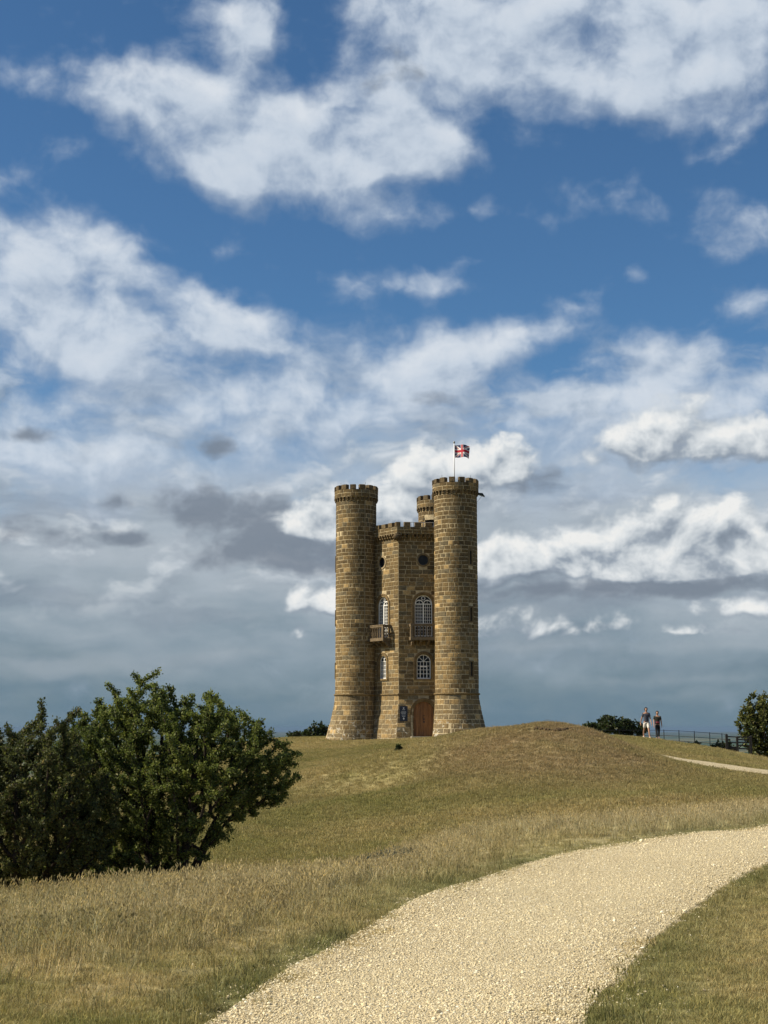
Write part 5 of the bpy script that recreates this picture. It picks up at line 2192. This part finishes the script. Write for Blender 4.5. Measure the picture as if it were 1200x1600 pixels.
def person(at_xy, hgt, face, look, label, arms, stride):
    """Walking figure, local +Y forward. look: dict of garment colours."""
    x, y = at_xy
    root = empty('person', (x, y, gz(x, y) + .012))
    root.rotation_euler = (0, 0, face)
    k = hgt / 1.75
    s = lambda *p: (p[0] * k, p[1] * k, p[2] * k, tuple(q * k for q in p[3]) if hasattr(p[3], '__len__') else p[3] * k)
    fl, bl = stride          # which leg is forward (+1 right), stride length
    hip = [s(0, 0, .95, (.155, .11))]
    body = [[s(0, 0, .95, (.155, .11)), s(0, 0, 1.12, (.14, .10)), s(0, .01, 1.30, (.16, .11)), s(0, 0, 1.42, (.13, .09)), s(0, .01, 1.50, .055), s(0, .02, 1.56, .058), s(0, .025, 1.62, .085), s(0, .02, 1.69, .085), s(0, .015, 1.74, .045)]]
    body.append([s(0, .02, 1.62, .085) if False else s(0, .025, 1.62, .085), s(0, .115, 1.625, .018)])    # nose
    legs = {}
    for side in (-1, 1):
        f = bl * (1 if side == fl else -1)
        lift = .06 if side != fl else 0.0
        hipj = s(.085 * side, 0, .90, .085)
        knee = s(.09 * side, f * .55 + (.05 if side != fl else .02), .50 + lift * .5, .058)
        ank = s(.09 * side, f, .09 + lift, .04)
        toe = s(.10 * side, f + .17, .035 + lift * .2, .038)
        calf = s(.092 * side, f * .8, .34 + lift * .8, .055)
        legs[side] = (hipj, knee, calf, ank, toe)
        body.append([s(0, 0, .95, (.155, .11)), hipj, s(.088 * side, f * .3, .70 + lift * .2, .078), knee, calf, ank, toe])
    for side in (-1, 1):
        sw, out = arms[side]
        sh = s(.175 * side, 0, 1.41, .058)
        el = s((.215 + out * .4) * side, sw * .35 - .02, 1.14, .042)
        wr = s((.22 + out) * side, sw, .90, .028)
        pm = s((.222 + out) * side, sw + .02, .83, .036)
        body.append([s(0, 0, 1.42, (.13, .09)), sh, el, wr, pm])
        for q in range(4):
            a = (q - 1.5) * .018
            body.append([pm, s((.222 + out) * side, sw + .025 + a, .785, .0095), s((.218 + out) * side, sw + .035 + a, .755 - .004 * (q % 3), .0085), s((.208 + out) * side, sw + .042 + a, .733 - .006 * (q % 3), .0075)])
        body.append([pm, s((.205 + out) * side, sw + .055, .82, .0105), s((.20 + out) * side, sw + .07, .79, .009)])
    skinned('body', body, M_SKIN, root)
    # hair cap
    hair = [[s(0, -.045, 1.57, .08), s(0, -.03, 1.65, .112), s(0, .012, 1.72, .108), s(0, .075, 1.715, .066)]]
    skinned('hair', hair, M_HAIR, root)
    # shirt with sleeves
    g = 1.16
    shirt = [[s(0, 0, .93, (.175, .13)), s(0, 0, 1.02, (.17, .125)), s(0, 0, 1.14, (.165, .12)), s(0, .01, 1.30, (.18, .125)), s(0, 0, 1.42, (.145, .10)), s(0, 0, 1.465, (.085, .075))]]
    for side in (-1, 1):
        sw, out = arms[side]
        shirt.append([s(0, 0, 1.42, (.145, .10)), s(.175 * side, 0, 1.41, .075), s((.20 + out * .2) * side, sw * .2 - .01, 1.22, .068)])
    skinned('shirt', shirt, look['shirt'], root)
    tro = [[s(0, 0, .99, (.15, .115)), s(0, 0, .93, (.162, .12))]]
    for side in (-1, 1):
        hipj, knee, calf, ank, toe = legs[side]
        up = lambda p, r: (p[0], p[1], p[2], r * k)
        mid_ = (.5 * (hipj[0] + knee[0]), .5 * (hipj[1] + knee[1]), .5 * (hipj[2] + knee[2]), .092 * k)
        ch = [s(0, 0, .93, (.162, .12)), up(hipj, .098), mid_]
        if look['long']:
            ch += [up(knee, .070), up(calf, .066), up((ank[0], ank[1], ank[2] + .04), .058)]
        else:
            ch += [up((knee[0], knee[1], knee[2] + .05), .086)]
        tro.append(ch)
    skinned('trousers' if look['long'] else 'shorts', tro, look['legs'], root)
    for side in (-1, 1):
        hipj, knee, calf, ank, toe = legs[side]
        skinned('shoe', [[(ank[0], ank[1] - .05, max(ank[2] - .045, .035), .048), (ank[0], ank[1] + .03, max(ank[2] - .04, .04), .05), (toe[0], toe[1] - .02, max(toe[2], .03), .042), (toe[0], toe[1] + .03, max(toe[2] - .005, .026), .03)]], look['shoe'], root)
    if look.get('bag'):
        bag = skinned('waist_bag', [[s(-.13, .12, 1.06, .045), s(-.05, .155, 1.05, .06), s(.06, .155, 1.06, .06), s(.13, .12, 1.08, .04)]], look['bag'], root)
        tag(bag, 'dark red bag worn at the waist')
    tag(root, label, 'person', 'couple walking on the hill')
    return root


q1 = ground_hit(1010.5, 1153.5, 76, 92)
q2 = ground_hit(1028.5, 1155.8, 76, 92)
DP = 84.0
m1 = (at(1010.5, 1153, DP).x, DP)
m2 = (at(1028.0, 1155, DP - .3).x, DP - .3)
person(m1, 1.77, math.pi + .10, {'shirt': plain('slate_tee', (.050, .055, .075), .85), 'legs': plain('cream_shorts', (.62, .58, .52), .8), 'long': False, 'shoe': plain('white_trainer', (.75, .75, .73), .6)},
       'walking man in slate T-shirt, pale shorts and white shoes', {1: (-.20, .07), -1: (.20, .02)}, (-1, .30))
person(m2, 1.64, math.pi - .05, {'shirt': plain('black_olive_top', (.024, .022, .014), .85), 'legs': plain('black_leggings', (.010, .010, .011), .8), 'long': True, 'shoe': plain('dark_shoe', (.06, .06, .06), .6), 'bag': plain('dark_red_bag', (.16, .015, .03), .6)},
       'walking person in dark top and black leggings with a dark red waist bag', {1: (.16, .02), -1: (-.14, .06)}, (1, .22))

# ------------------------------------------------------------------ fence and gate
M_FENCE = plain('black_fence_iron', (.014, .016, .020), .7)
M_TIMBER = wood_material('dark_fence_timber', (.012, .011, .010), (.030, .027, .023))
DF = 95.0
fx = [at(px, 1150, DF).x for px in (897, 921, 944, 968, 991, 1014, 1037.5, 1061, 1085, 1109, 1128)]
top_line = lambda x: np.interp(x, [at(897, 0, DF).x, at(1000, 0, DF).x, at(1037, 0, DF).x, at(1134, 0, DF).x],
                               [at(897, 1141, DF).z, at(1000, 1141, DF).z, at(1037, 1142.5, DF).z, at(1134, 1151, DF).z])
fence = empty('estate_fence', (fx[5], DF, gz(fx[5], DF)))
tag(fence, 'thin black iron rail fence along the hill crest behind the walkers', 'fence')
fo = fence.location.copy()
for x in fx:
    mb = MB()
    z1 = float(top_line(x)) + .05
    z0 = gz(x, DF) - .2
    w = .022
    mb.box(x - fo.x - w, x - fo.x + w, -.012, .012, z0 - fo.z, z1 - fo.z)
    mb.build('post', M_FENCE, fence)
for dz in (0.0, .34, .66):
    mb = MB()
    mb.tube([Vector((x, DF - .02, float(top_line(x)) - dz)) - fo for x in fx + [at(1136, 1150, DF).x]], .014, 6)
    mb.build('rail', M_FENCE, fence)

DG = 86.0
gx = lambda px: at(px, 1160, DG).x
gate = empty('field_gate', (gx(1152), DG, gz(gx(1152), DG)))
tag(gate, 'dark timber gate between stout posts under the right-hand tree', 'gate')
go_ = gate.location.copy()
for px, ty, w in ((1135.5, 1147, .065), (1152, 1150.5, .06), (1173, 1150, .07)):
    mb = MB()
    x = gx(px)
    zt, zb_ = at(px, ty, DG).z, gz(x, DG) - .3
    mb.box(x - w - go_.x, x + w - go_.x, -w, w, zb_ - go_.z, zt - .03 - go_.z, (.5, .5, .5))
    mb.add([(x - w - go_.x, -w, zt - .03 - go_.z), (x + w - go_.x, -w, zt - .03 - go_.z), (x + w - go_.x, w, zt - .03 - go_.z), (x - w - go_.x, w, zt - .03 - go_.z), (x - go_.x, 0, zt + .03 - go_.z)],
           [(0, 1, 4), (1, 2, 4), (2, 3, 4), (3, 0, 4)], (.5, .5, .5))
    mb.build('gate_post', M_TIMBER, gate)
for pa, pb, ys in ((1154, 1171, (1151.5, 1155.5, 1160, 1164.5, 1169.5)), (1137.5, 1150, (1151, 1160, 1168.5))):
    for yv in ys:
        mb = MB()
        xa, xb = gx(pa) - go_.x, gx(pb) - go_.x
        z = at(pa, yv, DG).z - go_.z
        mb.hexa([(xa, -.02, z - .035), (xb, -.02, z - .035 - .02), (xb, .02, z - .055), (xa, .02, z - .035), (xa, -.02, z + .035), (xb, -.02, z + .015), (xb, .02, z + .015), (xa, .02, z + .035)], (.5, .5, .5))
        mb.build('bar', M_TIMBER, gate)
mb = MB()
za, zb2 = at(1154, 1169, DG).z - go_.z, at(1171, 1152, DG).z - go_.z
xa, xb = gx(1154) - go_.x, gx(1171) - go_.x
mb.hexa([(xa, -.045, za - .03), (xb, -.045, zb2 - .03), (xb, -.022, zb2 - .03), (xa, -.022, za - .03), (xa, -.045, za + .04), (xb, -.045, zb2 + .04), (xb, -.022, zb2 + .04), (xa, -.022, za + .04)], (.5, .5, .5))
mb.build('brace', M_TIMBER, gate)
mb = MB()
xa, xb = gx(1138) - go_.x, gx(1150.5) - go_.x
mb.box(xa, xb, .03, .06, at(1140, 1175, DG).z - go_.z, at(1140, 1166.5, DG).z - go_.z, (.5, .5, .5))
mb.build('kick_board', M_TIMBER, gate)
mb = MB()
x = gx(1137.5) - go_.x
mb.box(x - .02, x + .13, -.085, -.066, at(1137, 1157.5, DG).z - go_.z, at(1137, 1154.5, DG).z - go_.z, (.5, .5, .5))
mb.build('waymark', M_TIMBER, gate)

# little white marker by the fence
x = at(1122.5, 1170, 84).x
mk = empty('marker_stone', (x, 84, gz(x, 84)))
mb = MB()
hgt = at(1122, 1168.8, 84).z - gz(x, 84)
mb.hexa([(-.085, -.06, -.1), (.085, -.06, -.1), (.085, .06, -.1), (-.085, .06, -.1), (-.075, -.05, max(hgt, .12)), (.075, -.05, max(hgt, .12) - .01), (.07, .05, max(hgt, .12) - .01), (-.07, .05, max(hgt, .12))])
mb.build('block', plain('whitewashed_block', (.66, .65, .60), .85, 0, .2, .1), mk)
tag(mk, 'small white marker block in the grass before the fence', 'marker')

# ------------------------------------------------------------------ crown of the mound: timber edging over a worn earth lip
M_EDGE = wood_material('weathered_edging', (.07, .052, .035), (.15, .115, .08), (.7, 9, 9))
M_SOIL = plain('bare_soil', (.085, .060, .036), .97, 0, .1, .35, 9.0)
e0 = ground_hit(845, 1137, 55, 70)
ez = gz(*e0)
edg = empty('timber_edging', (e0[0], e0[1], ez))
tag(edg, 'weathered timber edging boards round the worn top of the mound', 'edging')
for (pa, ya), (pb, yb), d in (((830, 1131.8), (871, 1131.8), 63.4), ((872, 1132.2), (886.5, 1136.8), 62.9), ((846, 1136.6), (855, 1136.2), 62.2)):
    a, b = at(pa, ya, d), at(pb, yb, d)
    mb = MB()
    A, B = a - edg.location, b - edg.location
    h = .20
    mb.hexa([(A.x, A.y - .025, A.z - h), (B.x, B.y - .025, B.z - h), (B.x, B.y + .025, B.z - h), (A.x, A.y + .025, A.z - h),
             (A.x, A.y - .025, A.z), (B.x, B.y - .025, B.z), (B.x, B.y + .025, B.z), (A.x, A.y + .025, A.z)], (.5, .5, .5))
    mb.build('board', M_EDGE, edg)
a = at(830.5, 1130.6, 63.35) - edg.location
mb = MB()
mb.box(a.x - .035, a.x + .035, a.y - .08, a.y - .03, a.z - .30, a.z + .03, (.5, .5, .5))
mb.build('stake', M_EDGE, edg)
lip = MB()
rr = random.Random(5)
n = 46
for k in range(n):
    px = 838 + 56 * (k + rr.uniform(-.5, .5)) / n
    py = 1140.2 + 1.6 * math.sin((px - 838) / 56 * math.pi) + rr.uniform(-1.0, 1.0)
    g = ground_hit(px, py, 50, 66)
    z = gz(*g)
    w, h = rr.uniform(.05, .14), rr.uniform(.03, .08)
    lip.tube([(g[0] - w, g[1] + rr.uniform(-.03, .03), z + .005), (g[0] - w * .4, g[1], z + h), (g[0] + w * .5, g[1] + .02, z + h * .8), (g[0] + w, g[1], z + .0)], [.012, h * .8, h * .7, .012], 6)
lo = lip.build('earth_lip', M_SOIL, None, True)
tag(lo, 'dark crumbling earth clods on the mound below the timber edging', kind='stuff')

# ------------------------------------------------------------------ air
mh = bpy.data.materials.new('summer_haze')
mh.use_nodes = True
Th = NT(mh.node_tree)
Th.n.clear()
ho = Th.node('ShaderNodeOutputMaterial')
pv = Th.node('ShaderNodeVolumePrincipled')
pv.inputs['Color'].default_value = HAZE_COL
pv.inputs['Density'].default_value = HAZE_DENS
pv.inputs['Anisotropy'].default_value = 0.0
Th.l.new(pv.outputs[0], ho.inputs['Volume'])
mb = MB()
mb.box(-63000, 63000, -63000, 63000, VALLEY - 2.0, 27.0)
hz = mb.build('haze', mh, None)
tag(hz, 'thin blue summer haze over the vale', kind='stuff')
